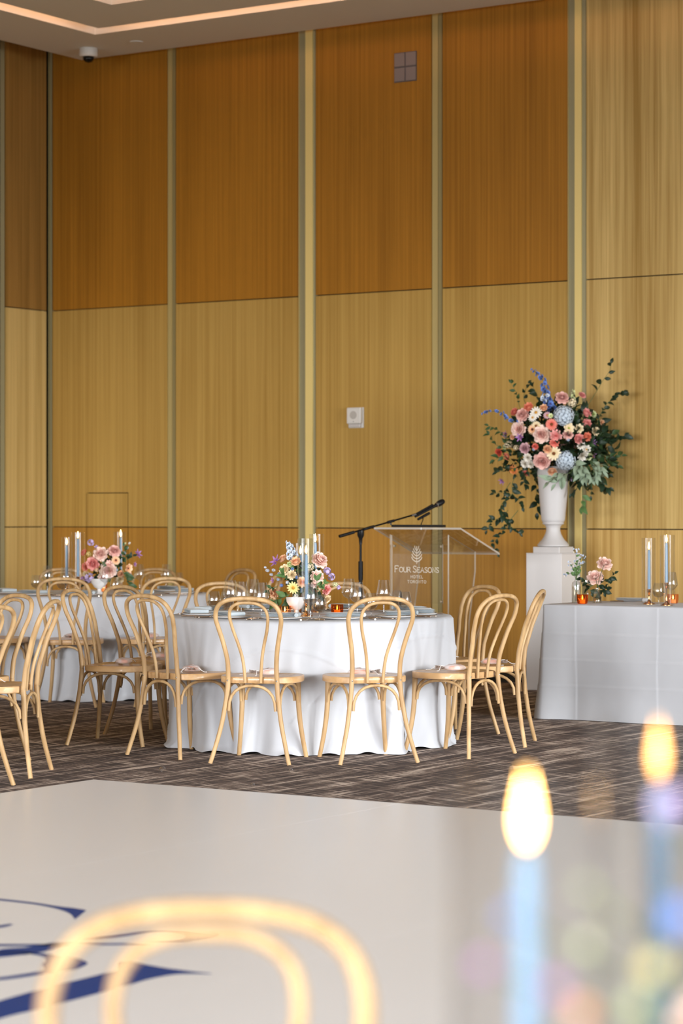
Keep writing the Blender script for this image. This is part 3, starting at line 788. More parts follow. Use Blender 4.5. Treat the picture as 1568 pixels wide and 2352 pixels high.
q = PT(828, 1335, 17.95); mx_, my_ = q.x, q.y
t = empty('microphone_stand', (mx_, my_, 0), 0, 'black boom microphone stand between the middle table and lectern', 'microphone stand')
zp = PT(828, 1222, 17.95).z
MB().tube([(0, 0, .25), (0, 0, .95)], .014, 10).tube([(0, 0, .86), (0, 0, 1.0)], .018, 10).obj('lower_pole', M_BLACKM, t, True, autos=40)
MB().tube([(0, 0, .95), (0, 0, zp - .03)], .009, 10).obj('upper_pole', M_BLACKM, t, True, autos=40)
MB().lathe([(.012, zp - .09), (.014, zp - .05), (.026, zp - .025), (.026, zp + .012), (.012, zp + .02)], 12).obj('clutch', M_BLACK, t, True, autos=40)
for k in range(3):
    a = k * 2 * pi / 3 + .4
    MB().tube([(.01 * cos(a), .01 * sin(a), .27), (.3 * cos(a), .3 * sin(a), .012)], .009, 8).obj('leg', M_BLACKM, t, True, autos=40)
A = PT(779, 1232, 17.75); Bq = PT(952, 1182, 18.1); A = A - Vector((mx_, my_, 0)); Bq = Bq - Vector((mx_, my_, 0)); d_ = (Bq - A).normalized()
MB().tube([A, A + d_ * .13], .012, 10).obj('counterweight', M_BLACK, t, True, autos=40)
MB().tube([A, Bq], .0065, 8).obj('boom', M_BLACKM, t, True, autos=40)
MB().tube([A + d_ * .22, A + d_ * .31], .011, 10).obj('boom_collar', M_BLACK, t, True, autos=40)
mB = A.lerp(Bq, .68); MB().tube([mB - d_ * .03, mB + d_ * .03], .011, 10).tube([mB + Vector((0, 0, -.008)), mB + Vector((0, 0, -.028))], .006, 8).obj('boom_joint', M_BLACK, t, True, autos=40)
MB().tube([Bq - d_ * .03, Bq + d_ * .01], .0095, 10).obj('threaded_end', M_STEEL, t, True, autos=40)
Bw = Bq + Vector((mx_, my_, 0))
m0 = PT(953, 1187, 18.1); m1 = PT(1020, 1150, 18.25); md = (m1 - m0).normalized(); ml = (m1 - m0).length
t = empty('microphone', m0, 0, 'black handheld microphone clipped at the tip of the boom stand', 'microphone')
def along(a, b_, r0, r1, n=10): return [md * a, md * b_], [r0, r1]
P, R_ = along(0, ml * .72, .009, .013); MB().tube(P, R_, 12).obj('body', M_BLACK, t, True, autos=40)
MB().tube([md * ml * .72, md * ml * .76], .0185, 14).obj('collar', M_STEEL, t, True, autos=40)
MB().tube([md * ml * .76, md * ml * .80, md * ml * .9, md * ml * .97, md * ml], [.019, .022, .023, .018, .006], 14).obj('grille_head', pm('mic_grille', (30, 30, 32), .45, .5), t, True)
up = Vector((0, 0, .016)); MB().tube([md * ml * .05 + up, md * ml * .6 + up * 1.1], [.008, .008], 10).obj('clip', M_BLACK, t, True, autos=40)
g0 = PT(967, 1213, 17.75); g1 = PT(972, 1186, 17.9)
t = empty('gooseneck_microphone', g0, 0, 'thin black gooseneck rising from the lectern top under the boom', 'microphone')
MB().tube(spline([(0, 0, 0), (.0, .0, .03), (g1 - g0) * .6, (g1 - g0)], 4), .004, 6).obj('neck', M_BLACK, t, True)
gt = g1 - g0
MB().tube([gt - md * .055, gt + md * .02, gt + md * .06], [.009, .011, .010], 10).obj('capsule', M_BLACK, t, True, autos=40)
MB().tube([(0, 0, -.012), (0, 0, .006)], .009, 8).obj('neck_base', M_STEEL, t, True, autos=40)

# ------------------------------------------------------------------ flowers
def petal(mb, az, base_r, a0, a1, L, Wd, cup=.3, nv=4, nu=2, ruf=0.0, z0=0.0, mi=0, pw=.8, rnd=random):
    # a0, a1: angle from the axis at base and at tip
    r, z = base_r, z0; v = []; f = []; ca, sa = cos(az), sin(az)
    for j in range(nv + 1):
        t_ = j / nv; an = a0 + (a1 - a0) * t_
        if j: r += L / nv * sin(an); z += L / nv * cos(an)
        w_ = Wd * max(.06, sin(pi * (.10 + .86 * t_) ** pw)) if j < nv else Wd * .28
        for i in range(-nu, nu + 1):
            u = i / nu; lat = u * w_; inw = cup * w_ * u * u
            rr = r - inw * cos(an); zz = z + inw * sin(an) + (rnd.uniform(-ruf, ruf) if t_ > .5 else 0)
            v.append((rr * ca - lat * sa, rr * sa + lat * ca, zz))
    n = 2 * nu + 1
    for j in range(nv):
        for i in range(2 * nu): f.append((j * n + i, j * n + i + 1, (j + 1) * n + i + 1, (j + 1) * n + i))
    mb.add(v, f, mi)
FM = {}
def fmat(name, rgb, rgb2=None):
    if name in MATS: return MATS[name]
    m = pm(name, rgb, .65, sheen=.1)
    if rgb2:                         # petals deepen towards the heart of the bloom
        b = m.node_tree.nodes['Principled BSDF']; tc = node(m, 'ShaderNodeTexCoord'); ln = node(m, 'ShaderNodeVectorMath', operation='LENGTH')
        nz = node(m, 'ShaderNodeTexNoise'); nz.inputs['Scale'].default_value = 3.0
        ad = node(m, 'ShaderNodeMath', operation='MULTIPLY_ADD'); ad.inputs[1].default_value = .6
        rp = node(m, 'ShaderNodeValToRGB'); e = rp.color_ramp.elements; e[0].position = .55; e[1].position = 1.1; e[0].color = lin(rgb2); e[1].color = lin(tuple(min(255, c + 8) for c in rgb))
        link(m, tc, 'Object', ln, 0); link(m, tc, 'Object', nz, 'Vector'); link(m, nz, 'Fac', ad, 0); link(m, ln, 'Value', ad, 2); link(m, ad, 0, rp, 'Fac'); link(m, rp, 'Color', b, 'Base Color')
        e[1].position = 1.0
    return m
COLS = {'blush': ((250, 218, 204), (232, 172, 158)), 'dustypink': ((242, 196, 184), (216, 146, 136)), 'pink': ((250, 178, 170), (236, 126, 124)), 'coral': ((250, 146, 126), (232, 96, 82)),
        'peach': ((255, 206, 164), (246, 164, 112)), 'orange': ((246, 160, 92), (230, 120, 50)), 'red': ((226, 92, 62), (196, 58, 40)), 'cream': ((246, 228, 190), (232, 204, 150)),
        'white': ((244, 238, 226), (226, 216, 196)), 'yellow': ((246, 228, 150), (232, 204, 104)), 'lime': ((226, 232, 180), (190, 208, 130)), 'blue': ((176, 200, 226), (126, 160, 208)),
        'palehydra': ((196, 210, 222), (138, 170, 208)), 'deepblue': ((104, 138, 206), (62, 92, 170)), 'paleblue': ((216, 224, 236), (160, 180, 220)), 'purple': ((170, 120, 178), (126, 76, 140)),
        'lavender': ((196, 176, 222), (160, 136, 204)), 'mauve': ((214, 172, 176), (180, 126, 132)), 'peachpink': ((250, 160, 126), (242, 120, 84))}
M_CENT = {'brown': pm('centre_brown', (120, 66, 24), .8), 'gold': pm('centre_gold', (214, 152, 50), .8), 'green': pm('centre_green', (140, 160, 60), .8), 'dark': pm('centre_dark', (90, 40, 30), .8)}
M_LF = pm('leaf_green', (58, 84, 46), .5); M_LD = pm('leaf_dark', (34, 54, 34), .45); M_SG = pm('leaf_sage', (150, 168, 142), .7); M_ST = pm('stem_green', (84, 104, 60), .6); M_LM = pm('leaf_mid', (88, 120, 66), .5)
BL = {}
def bloom(kind, col, cen='gold'):
    key = (kind, col, cen)
    if key in BL: return BL[key]
    rnd = random.Random(hash_(kind + col)); m = MB()
    c = COLS[col]; mat = fmat('petal_' + col, c[0], c[1]); mats = [mat, M_CENT[cen]]
    if kind == 'rose':
        for (n, br, a0, a1, L, w_, z0) in ((3, .01, 1.0, -.5, .26, .15, .20), (3, .02, 1.2, -.35, .40, .24, .14), (4, .03, 1.3, -.15, .56, .34, .08), (5, .04, 1.4, .1, .74, .44, .02), (5, .05, 1.45, .45, .90, .52, -.04), (7, .06, 1.5, 1.0, .98, .62, -.10), (8, .07, 1.7, 1.5, 1.02, .62, -.16)):
            o_ = rnd.uniform(0, 6)
            for i in range(n): petal(m, o_ + 2 * pi * i / n + rnd.uniform(-.15, .15), br, a0, a1 + rnd.uniform(-.12, .12), L * rnd.uniform(.92, 1.06), w_, .25, 5, 2, .025, z0, pw=.75, rnd=rnd)
    elif kind == 'ranunculus':
        for (n, br, a0, a1, L, w_, z0) in ((4, .02, .2, -.5, .30, .18, .22), (5, .10, .5, -.4, .42, .26, .14), (6, .18, .8, -.3, .56, .34, .06), (7, .25, 1.1, -.15, .72, .42, -.02), (8, .30, 1.35, .15, .86, .48, -.10), (8, .30, 1.6, .6, .92, .5, -.16)):
            o_ = rnd.uniform(0, 6)
            for i in range(n): petal(m, o_ + 2 * pi * i / n, br, a0, a1, L, w_, .3, 4, 2, .01, z0, rnd=rnd)
    elif kind == 'carnation':
        for (n, br, a0, a1, L, w_, z0) in ((5, .03, .1, .3, .5, .22, .1), (8, .08, .4, .6, .62, .26, .06), (9, .10, 1.2, .5, .72, .34, .02), (9, .12, 1.4, .8, .86, .38, -.04), (10, .13, 1.6, 1.3, .95, .38, -.1)):
            o_ = rnd.uniform(0, 6)
            for i in range(n): petal(m, o_ + 2 * pi * i / n + rnd.uniform(-.15, .15), br, a0 + rnd.uniform(-.1, .1), a1, L, w_, .1, 4, 2, .07, z0, rnd=rnd)
    elif kind == 'zinnia':
        for (n, br, a0, a1, L, w_, z0) in ((12, .22, .9, 1.0, .36, .10, .08), (15, .24, 1.2, 1.35, .54, .13, .04), (17, .24, 1.45, 1.65, .72, .14, 0), (17, .24, 1.6, 1.85, .78, .14, -.04)):
            o_ = rnd.uniform(0, 6)
            for i in range(n): petal(m, o_ + 2 * pi * i / n, br, a0, a1, L, w_, .15, 3, 1, .01, z0, pw=1, rnd=rnd)
        m.lathe([(.26, 0), (.28, .08), (.2, .17), (.05, .2)], 12, 1)
    elif kind == 'daisy':
        for (n, z0) in ((13, .02), (13, -.02)):
            o_ = rnd.uniform(0, 6)
            for i in range(n): petal(m, o_ + 2 * pi * i / n, .2, 1.45, 1.6, .82, .15, .12, 3, 1, .02, z0, pw=1, rnd=rnd)
        m.lathe([(.22, 0), (.24, .07), (.16, .14), (.03, .16)], 12, 1)
    elif kind == 'open':                       # anemone-like cup with a button centre
        for (n, a0, a1, L, w_) in ((6, 1.1, .8, .86, .46), (7, 1.3, 1.2, .96, .5)):
            o_ = rnd.uniform(0, 6)
            for i in range(n): petal(m, o_ + 2 * pi * i / n, .08, a0, a1, L, w_, .2, 4, 2, .03, 0, rnd=rnd)
        m.lathe([(.16, .0), (.19, .1), (.12, .18), (.03, .2)], 10, 1)
    elif kind == 'clematis':
        for i in range(6): petal(m, 2 * pi * i / 6, .05, .9, 1.15, 1.0, .2, .35, 4, 1, .02, 0, pw=.75, rnd=rnd)
        m.lathe([(.05, 0), (.09, .1), (.03, .28)], 8, 1)
    elif kind in ('hydrangea', 'stock', 'sweetpea'):
        N = {'hydrangea': 110, 'stock': 34, 'sweetpea': 11}[kind]; fr = {'hydrangea': .17, 'stock': .24, 'sweetpea': .42}[kind]
        for k in range(N):
            zz = 1 - 2 * (k + .5) / N; zz = max(zz, -.75); az = k * 2.39996; rad = sqrt(max(0, 1 - zz * zz)); R = 1 - .8 * fr + rnd.uniform(-.06, .06)
            n_ = Vector((rad * cos(az), rad * sin(az), zz)); q = Vector((0, 0, 1)).rotation_difference(n_); sub = MB(); sp = rnd.uniform(0, 6); npet = 4 if kind == 'hydrangea' else 5
            for i in range(npet): petal(sub, sp + 2 * pi * i / npet, .01, 1.2, 1.5, fr, fr * .52, .1, 2, 1, fr * .06, 0, rnd=rnd)
            sq = Vector((1, 1, 1)) if kind != 'stock' else Vector((.75, .75, 1.1))
            m.add([(q @ Vector(p) + n_ * R) * sq for p in sub.v], sub.f, 0)
        if kind == 'hydrangea': m.lathe([(.1, -.7), (.6, -.45), (.74, 0), (.6, .45), (.1, .72)], 10, 0)
    me = m.mesh(kind, mats, True); BL[key] = me; return me
def hash_(s):
    h = 7
    for ch in s: h = (h * 31 + ord(ch)) % 100003
    return h
def put(root, kind, col, p, r, nrm, cen='gold', name=None):
    me = bloom(kind, col, cen)
    q = Vector((0, 0, 1)).rotation_difference(Vector(nrm).normalized()) @ Quaternion((0, 0, 1), random.uniform(0, 6))
    return mobj(name or {'open': 'anemone', 'stock': 'stock_flower', 'sweetpea': 'sweet_pea'}.get(kind, kind), me, root, Vector(p) - root.location, q, r)
def leaf_mesh(mat, wide=.36, name='leaf'):
    v = []; f = []; n = 6
    for j in range(n + 1):
        t_ = j / n; w_ = wide * sin(pi * min(1, t_ ** .85)) * (1 if 0 < j < n else 0); z = .12 * sin(pi * t_) - .25 * t_ * t_
        v += [(-w_ / 2, t_, z + .08 * w_), (0, t_, z - .05 * (w_ > 0)), (w_ / 2, t_, z + .08 * w_)]
        if j: a = 3 * j; f += [(a - 3, a - 2, a + 1, a), (a - 2, a - 1, a + 2, a + 1)]
    return MB().add(v, f).mesh(name, mat, True)
LEAF = {'dark': leaf_mesh(M_LD, .56), 'green': leaf_mesh(M_LF, .50), 'mid': leaf_mesh(M_LM, .5), 'sage': leaf_mesh(M_SG, .38)}
def orient(y_dir, up=Vector((0, 0, 1))):
    y = Vector(y_dir).normalized(); x = y.cross(up); x = x.normalized() if x.length > 1e-3 else Vector((1, 0, 0)); z = x.cross(y)
    return Matrix((x, y, z)).transposed().to_quaternion()
def branch(root, pts, size, kind='dark', step=1, rnd=random, rad=.0022, name='leafy_branch', skip=0):
    P = spline(pts, 4); st = MB().tube([p - root.location for p in P], [rad * (1.2 - .8 * i / len(P)) for i in range(len(P))], 5).obj(name, M_ST, root, True)
    tot = 0; last = 0; k = 0
    for i in range(1, len(P)):
        seg = (P[i] - P[i - 1]); tot += seg.length
        while last + size * .55 * step < tot:
            last += size * .55 * step; k += 1
            if k <= skip: continue
            p = P[i] - seg * ((tot - last) / max(seg.length, 1e-6)); t_ = seg.normalized()
            side = Vector((rnd.uniform(-1, 1), rnd.uniform(-1, 1), rnd.uniform(-.7, .7))); side = (side - t_ * side.dot(t_)).normalized()
            d = (t_ * .55 + side * rnd.uniform(.6, 1.1)); toC = (Vector((0, 0, H)) - p).normalized(); 
            upv = (toC * 1.3 + Vector((rnd.uniform(-1, 1), rnd.uniform(-1, 1), rnd.uniform(-.2, 1)))).normalized()
            mobj('leaf', LEAF[kind], st, p - root.location, orient(d, upv), size * rnd.uniform(.85, 1.35))
    mobj('leaf', LEAF[kind], st, P[-1] - root.location, orient(P[-1] - P[-2], Vector((.3, -.8, .5))), size * .8)
    return st
def filler(root, c, rx, ry, rz_, n, size, mats, seed, zmin=-1):
    rnd = random.Random(seed); m = MB(); base = LEAF['dark']; bv = [Vector(v.co) for v in base.vertices]; bf = [tuple(p.vertices) for p in base.polygons]
    for k in range(n):
        while True:
            q = Vector((rnd.uniform(-1, 1), rnd.uniform(-1, 1), rnd.uniform(zmin, 1)))
            if .35 < q.length < 1: break
        p = Vector((q.x * rx, q.y * ry, q.z * rz_)) + Vector(c) - root.location
        qq = orient(q + Vector((rnd.uniform(-.6, .6), rnd.uniform(-.6, .6), rnd.uniform(-.6, .6))), Vector((rnd.uniform(-1, 1), rnd.uniform(-1, 1), rnd.uniform(-1, 1))))
        s_ = size * rnd.uniform(.6, 1.2); m.add([qq @ (v * s_) + p for v in bv], bf, rnd.randrange(len(mats)))
    o = m.obj('leaf_filling', mats, root, True); o['kind'] = 'stuff'; return o
TOCAM = Vector((ST, -CT, 0)); RIGHT = Vector((CT, ST, 0))     # the side facing into the room
def dome(px, py, C, R, squash=.8):
    """Point on the front of a rounded bouquet of radius R about C, seen at the pixel; returns point and outward normal."""
    D0 = -(Vector((C[0], C[1], 0))).dot(TOCAM)
    q = PT(px, py, D0); off = q - Vector(C); r2 = off.x ** 2 + off.y ** 2 + off.z ** 2
    dep = squash * sqrt(max(.0, R * R - r2)); dd = D0 - dep
    q = PT(px, py, dd); nr = (q - Vector(C)).normalized() * .75 + TOCAM * .55
    return q, nr, dd
def spire(root, pts, r0, r1, col, name='delphinium', n=26, seed=1):
    rnd = random.Random(seed); P = spline(pts, 5); st = MB().tube([p - root.location for p in P], .002, 5).obj(name, M_ST, root, True)
    me = bloom('open', col, 'green' if col != 'deepblue' else 'dark')
    for k in range(n):
        u = k / (n - 1); i = min(int(u * (len(P) - 1)), len(P) - 2); p = P[i].lerp(P[i + 1], u * (len(P) - 1) - i)
        r = r0 + (r1 - r0) * u; a = k * 2.4
        d = Vector((cos(a), sin(a), .3)); 
        mobj('floret', me, st, p + d * r * .9 - root.location, Vector((0, 0, 1)).rotation_difference(d.normalized()), r * rnd.uniform(.75, 1.1))

# urn arrangement
D_U = 18.55
cU = PT(1276, 1015, 18.62)
root = empty('urn_flower_arrangement', (pcx, pcy, 1.62), 0, 'large mixed flower arrangement with blue spires and trailing vines in the white urn', 'flower arrangement')
def zp4(x, y): return 1080 + x / 3.92, 820 + y / 3.92
UF = [(825, 365, 60, 'rose', 'dustypink'), (1005, 345, 36, 'carnation', 'pink'), (915, 415, 55, 'stock', 'cream'), (525, 455, 45, 'ranunculus', 'peachpink'), (465, 520, 60, 'rose', 'dustypink'),
 (400, 497, 38, 'ranunculus', 'coral'), (590, 500, 55, 'daisy', 'white'), (560, 545, 40, 'daisy', 'white'), (660, 460, 35, 'ranunculus', 'peach'), (435, 650, 72, 'carnation', 'blush'), (590, 620, 45, 'zinnia', 'cream', 'brown'), (558, 652, 46, 'zinnia', 'peach', 'dark'),
 (640, 697, 76, 'rose', 'blush'), (730, 607, 54, 'zinnia', 'coral', 'brown'), (840, 530, 98, 'hydrangea', 'palehydra'), (722, 530, 24, 'open', 'lime', 'green'), (690, 525, 34, 'daisy', 'mauve'), (885, 642, 50, 'open', 'cream', 'green'),
 (975, 645, 43, 'open', 'cream', 'brown'), (1043, 601, 46, 'ranunculus', 'pink'), (1045, 507, 44, 'ranunculus', 'pink'), (1105, 515, 34, 'carnation', 'lime'), (1187, 592, 28, 'rose', 'peach'), (1125, 665, 42, 'carnation', 'cream'),
 (1045, 717, 42, 'ranunculus', 'peachpink'), (972, 735, 46, 'ranunculus', 'pink'), (768, 710, 54, 'carnation', 'pink'), (755, 772, 42, 'carnation', 'coral'), (695, 828, 40, 'ranunculus', 'peach'), (750, 868, 64, 'daisy', 'cream', 'brown'),
 (642, 937, 76, 'rose', 'dustypink'), (858, 932, 94, 'hydrangea', 'palehydra'), (737, 1026, 42, 'ranunculus', 'peach'), (515, 905, 40, 'carnation', 'white'), (490, 960, 40, 'carnation', 'white'), (540, 965, 36, 'carnation', 'white'), (487, 822, 48, 'rose', 'mauve'),
 (585, 805, 30, 'ranunculus', 'coral'), (345, 790, 48, 'stock', 'cream'), (412, 815, 36, 'stock', 'cream'), (310, 812, 22, 'ranunculus', 'lime'), (255, 857, 40, 'carnation', 'red'), (332, 893, 34, 'ranunculus', 'peachpink'),
 (380, 1017, 55, 'zinnia', 'orange', 'gold'), (290, 1112, 40, 'clematis', 'purple'), (500, 1045, 30, 'carnation', 'coral'), (450, 722, 46, 'clematis', 'purple'), (325, 700, 40, 'clematis', 'purple'), (995, 795, 38, 'carnation', 'white'),
 (1042, 832, 44, 'open', 'white', 'gold'), (1010, 885, 50, 'carnation', 'white'), (1065, 895, 38, 'carnation', 'lime'), (1105, 770, 34, 'clematis', 'purple'), (1245, 765, 28, 'clematis', 'purple'), (1110, 882, 26, 'clematis', 'purple'),
 (1250, 840, 32, 'ranunculus', 'yellow'), (915, 1087, 32, 'clematis', 'lavender'), (880, 697, 46, 'rose', 'dustypink'), (880, 745, 22, 'stock', 'blue'), (570, 830, 22, 'stock', 'blue'), (1110, 1000, 22, 'ranunculus', 'cream'), (380, 720, 26, 'ranunculus', 'peach')]
CU = PT(1275, 1000, 18.62)
for e in UF:
    px, py = zp4(e[0], e[1]); q, nr, dd = dome(px, py, CU, .36)
    put(root, e[3], e[4], q, e[2] / 3.92 / FPX * dd * 1.04, nr, e[5] if len(e) > 5 else 'gold')
for (a, b_, kind, col) in ((-.9, .1, 'rose', 'blush'), (0, .15, 'hydrangea', 'palehydra'), (.9, .0, 'ranunculus', 'pink'), (-.3, -.35, 'carnation', 'cream'), (.45, -.3, 'rose', 'dustypink'), (.2, .6, 'zinnia', 'coral')):
    d = (-TOCAM * .8 + RIGHT * a + Vector((0, 0, b_))).normalized(); put(root, kind, col, CU + Vector((d.x * .22, d.y * .22, d.z * .3)), .07 if kind != 'hydrangea' else .09, d)
filler(root, CU + Vector((0, 0, -.02)), .34, .24, .29, 620, .085, [M_LD, M_LD, M_LD, M_LF], 3)
filler(root, PT(1345, 1035, 18.62), .24, .18, .26, 330, .075, [M_LD, M_LD, M_LF], 4)
filler(root, PT(1190, 1050, 18.62), .12, .12, .16, 80, .06, [M_LD, M_LF], 8)
def br(pts, size, kind, D=18.55, skip=0, step=1.0, dd=0.0):
    P = [PT(*zp4(x, y), D + dd * i / len(pts)) for i, (x, y) in enumerate(pts)]
    return branch(root, P, size, kind, step, random.Random(len(pts) * 7 + int(pts[0][0])), skip=skip)
br([(1000, 520), (1060, 430), (1140, 300), (1200, 200), (1250, 130), (1268, 60)], .062, 'dark', 18.5, 3, 1.6)
br([(1120, 640), (1170, 520), (1220, 430), (1300, 360), (1375, 320)], .055, 'dark', 18.6, 0, .8)
br([(470, 520), (440, 440), (415, 330), (365, 235)], .045, 'green', 18.6, 2, 1.3)
br([(560, 500), (480, 380), (510, 260), (520, 240)], .05, 'dark', 18.7, 2, 1.6)
br([(620, 430), (600, 340), (560, 265)], .06, 'dark', 18.7, 1, 1.1)
br([(340, 760), (250, 660), (165, 620)], .05, 'green', 18.5, 0, 1.1)
br([(330, 820), (230, 790), (170, 700)], .055, 'green', 18.6, 0, 1.5)
br([(330, 900), (270, 900), (215, 930)], .06, 'green', 18.5, 0, 1)
br([(420, 1000), (330, 1010), (240, 1040)], .055, 'dark', 18.6, 0, .9)
br([(400, 1080), (375, 1150), (385, 1240), (440, 1290), (465, 1350)], .055, 'dark', 18.5, 1, .9, -.05)
br([(360, 1130), (300, 1210), (215, 1230)], .05, 'dark', 18.5, 1, .9)
br([(380, 1230), (300, 1300), (270, 1370), (320, 1470), (380, 1540), (440, 1590)], .048, 'dark', 18.4, 0, .8)
br([(340, 1380), (260, 1450), (190, 1480), (150, 1560)], .048, 'dark', 18.45, 0, .8)
br([(430, 1380), (350, 1480), (310, 1560), (250, 1630), (190, 1680), (240, 1770)], .045, 'dark', 18.4, 2, 1.1)
br([(590, 1040), (590, 1150), (600, 1280), (600, 1400)], .075, 'dark', 18.75, 0, .8)
br([(500, 1040), (480, 1110), (500, 1150)], .055, 'dark', 18.6, 0, .8)
br([(1180, 760), (1280, 760), (1340, 740), (1385, 710)], .06, 'dark', 18.6, 0, .7)
br([(1180, 880), (1280, 900), (1360, 890)], .06, 'green', 18.55, 0, 1)
br([(1150, 560), (1230, 640), (1270, 660)], .07, 'dark', 18.65, 0, .6)
br([(1150, 1000), (1220, 1050), (1240, 1060)], .06, 'dark', 18.55, 0, .7)
br([(1080, 1040), (1150, 1110), (1200, 1160), (1240, 1180)], .07, 'dark', 18.5, 0, .5)
br([(1050, 1080), (1090, 1150), (1085, 1250)], .055, 'dark', 18.5, 1, 1.3)
br([(960, 1090), (960, 1180), (920, 1230)], .055, 'dark', 18.5, 0, .9)
br([(1010, 1100), (1010, 1220), (1000, 1350)], .075, 'mid', 18.5, 2, 1.0)
br([(1180, 930), (1260, 970), (1320, 985)], .07, 'green', 18.6, 0, .6)
for (pts) in ([(930, 950), (980, 990), (1000, 1080)], [(990, 960), (1040, 1030), (1080, 1090)], [(1080, 930), (1140, 980), (1190, 1030)], [(1080, 960), (1120, 1040), (1130, 1080)], [(900, 1040), (830, 1070), (770, 1140)], [(840, 1040), (760, 1090), (710, 1130)], [(930, 930), (970, 970), (960, 1010)]):
    br(pts, .085, 'sage', 18.22, 0, .38)
spire(root, [PT(*zp4(x, y), 18.45) for x, y in ((725, 480), (690, 380), (660, 230))], .030, .020, 'deepblue', n=20, seed=2)
spire(root, [PT(*zp4(x, y), 18.45) for x, y in ((650, 210), (610, 160), (560, 115))], .020, .012, 'deepblue', n=10, seed=3)
spire(root, [PT(*zp4(x, y), 18.45) for x, y in ((400, 590), (330, 560), (270, 500), (170, 490), (120, 515))], .018, .012, 'deepblue', n=18, seed=4)
spire(root, [PT(*zp4(x, y), 18.4) for x, y in ((655, 400), (660, 360), (700, 350))], .018, .014, 'paleblue', n=7, seed=5)
spire(root, [PT(*zp4(x, y), 18.5) for x, y in ((920, 380), (925, 330), (930, 300))], .014, .008, 'lime', 'stock_flower', n=8, seed=6)

# table centrepieces
def bowl(c, r, h_, label):
    t = empty('footed_bowl', c, 0, label, 'vase', 'white bowls holding the centrepieces')
    MB().lathe([(r * .55, 0), (r * .5, .008), (r * .25, .02), (r * .22, .035), (r * .6, .05), (r * .95, h_ * .75), (r, h_), (r * .95, h_), (r * .85, h_ * .8), (r * .2, .06)], 28).obj('body', M_BOWLW, t, True, autos=50)
    return t
def centre(rname, label, sx, sy, sc_, flist, Cpx, R, D0, base, blabel, fill_n, seed):
    C = PT(Cpx[0], Cpx[1], D0)
    bc = ON(base[0], base[1], ZT + .0008)
    bl = bowl(bc, .062, .11, blabel)
    rt_ = empty(rname, (bc.x, bc.y, ZT + .10), 0, label, 'flower arrangement')
    for e in flist:
        px, py = sx + e[0] / sc_, sy + e[1] / sc_
        q, nr, dd = dome(px, py, C, R)
        put(rt_, e[3], e[4], q, e[2] / sc_ / FPX * dd * 1.04, nr, e[5] if len(e) > 5 else 'gold')
    filler(rt_, C, R * .62, R * .55, R * .5, fill_n, .05, [M_LF, M_LD, M_LM], seed)
    return rt_, C
F1 = [(930, 460, 118, 'rose', 'blush'), (598, 487, 70, 'ranunculus', 'peach'), (425, 450, 66, 'ranunculus', 'peach'), (335, 490, 100, 'clematis', 'purple'), (540, 665, 66, 'carnation', 'cream'), (515, 522, 42, 'ranunculus', 'lime'), (562, 845, 86, 'daisy', 'yellow', 'gold'),
 (408, 915, 66, 'clematis', 'purple'), (290, 920, 75, 'rose', 'peach'), (1020, 872, 78, 'carnation', 'pink'), (1030, 1000, 62, 'carnation', 'cream'), (1030, 610, 62, 'sweetpea', 'lavender'), (1090, 690, 62, 'sweetpea', 'lavender'), (890, 690, 95, 'carnation', 'blush'),
 (440, 590, 72, 'rose', 'cream'), (690, 765, 70, 'rose', 'peach'), (290, 740, 50, 'clematis', 'purple'), (800, 560, 70, 'stock', 'cream'), (370, 650, 32, 'stock', 'blue'), (400, 810, 36, 'stock', 'deepblue'), (610, 700, 34, 'stock', 'deepblue'), (550, 585, 34, 'stock', 'deepblue'),
 (175, 562, 22, 'stock', 'paleblue'), (205, 605, 34, 'stock', 'paleblue'), (290, 600, 32, 'stock', 'paleblue'), (258, 662, 30, 'stock', 'paleblue'), (1140, 800, 50, 'stock', 'lime'), (1190, 840, 36, 'sweetpea', 'lavender'), (355, 730, 30, 'stock', 'blue'), (600, 960, 50, 'stock', 'white'), (960, 780, 46, 'carnation', 'cream'), (850, 800, 50, 'carnation', 'blush'), (480, 770, 34, 'stock', 'paleblue')]
r1, C1 = centre('table_flower_arrangement', 'pastel flowers with a pale blue spire on the middle table', 580, 1210, 6.03, F1, (692, 1330), .15, 14.42, (681, 1415), 'white footed bowl under the middle table flowers', 150, 31)
def z1(x, y): return 580 + x / 6.03, 1210 + y / 6.03
spire(r1, [PT(*z1(x, y), 14.35) for x, y in ((515, 460), (510, 320), (490, 215))], .015, .009, 'paleblue', n=26, seed=12)
spire(r1, [PT(*z1(x, y), 14.38) for x, y in ((590, 400), (550, 310), (520, 230))], .013, .008, 'paleblue', n=18, seed=13)
def brz(rt_, zf, pts, size, kind, D, step=.8, seed=1):
    return branch(rt_, [PT(*zf(x, y), D) for x, y in pts], size, kind, step, random.Random(seed))
brz(r1, z1, [(520, 930), (400, 990), (290, 1020)], .055, 'mid', 14.3, .5, 1); brz(r1, z1, [(500, 940), (440, 1020), (430, 1060)], .055, 'green', 14.3, .5, 2)
brz(r1, z1, [(340, 830), (270, 850), (215, 880)], .045, 'green', 14.35, .7, 3); brz(r1, z1, [(470, 740), (450, 690), (420, 640)], .05, 'mid', 14.2, .6, 4)
brz(r1, z1, [(870, 840), (890, 780), (880, 740)], .05, 'mid', 14.2, .7, 5); brz(r1, z1, [(880, 820), (940, 810), (990, 790)], .04, 'mid', 14.2, .7, 6); brz(r1, z1, [(900, 860), (930, 900), (950, 960)], .05, 'dark', 14.3, .6, 7)
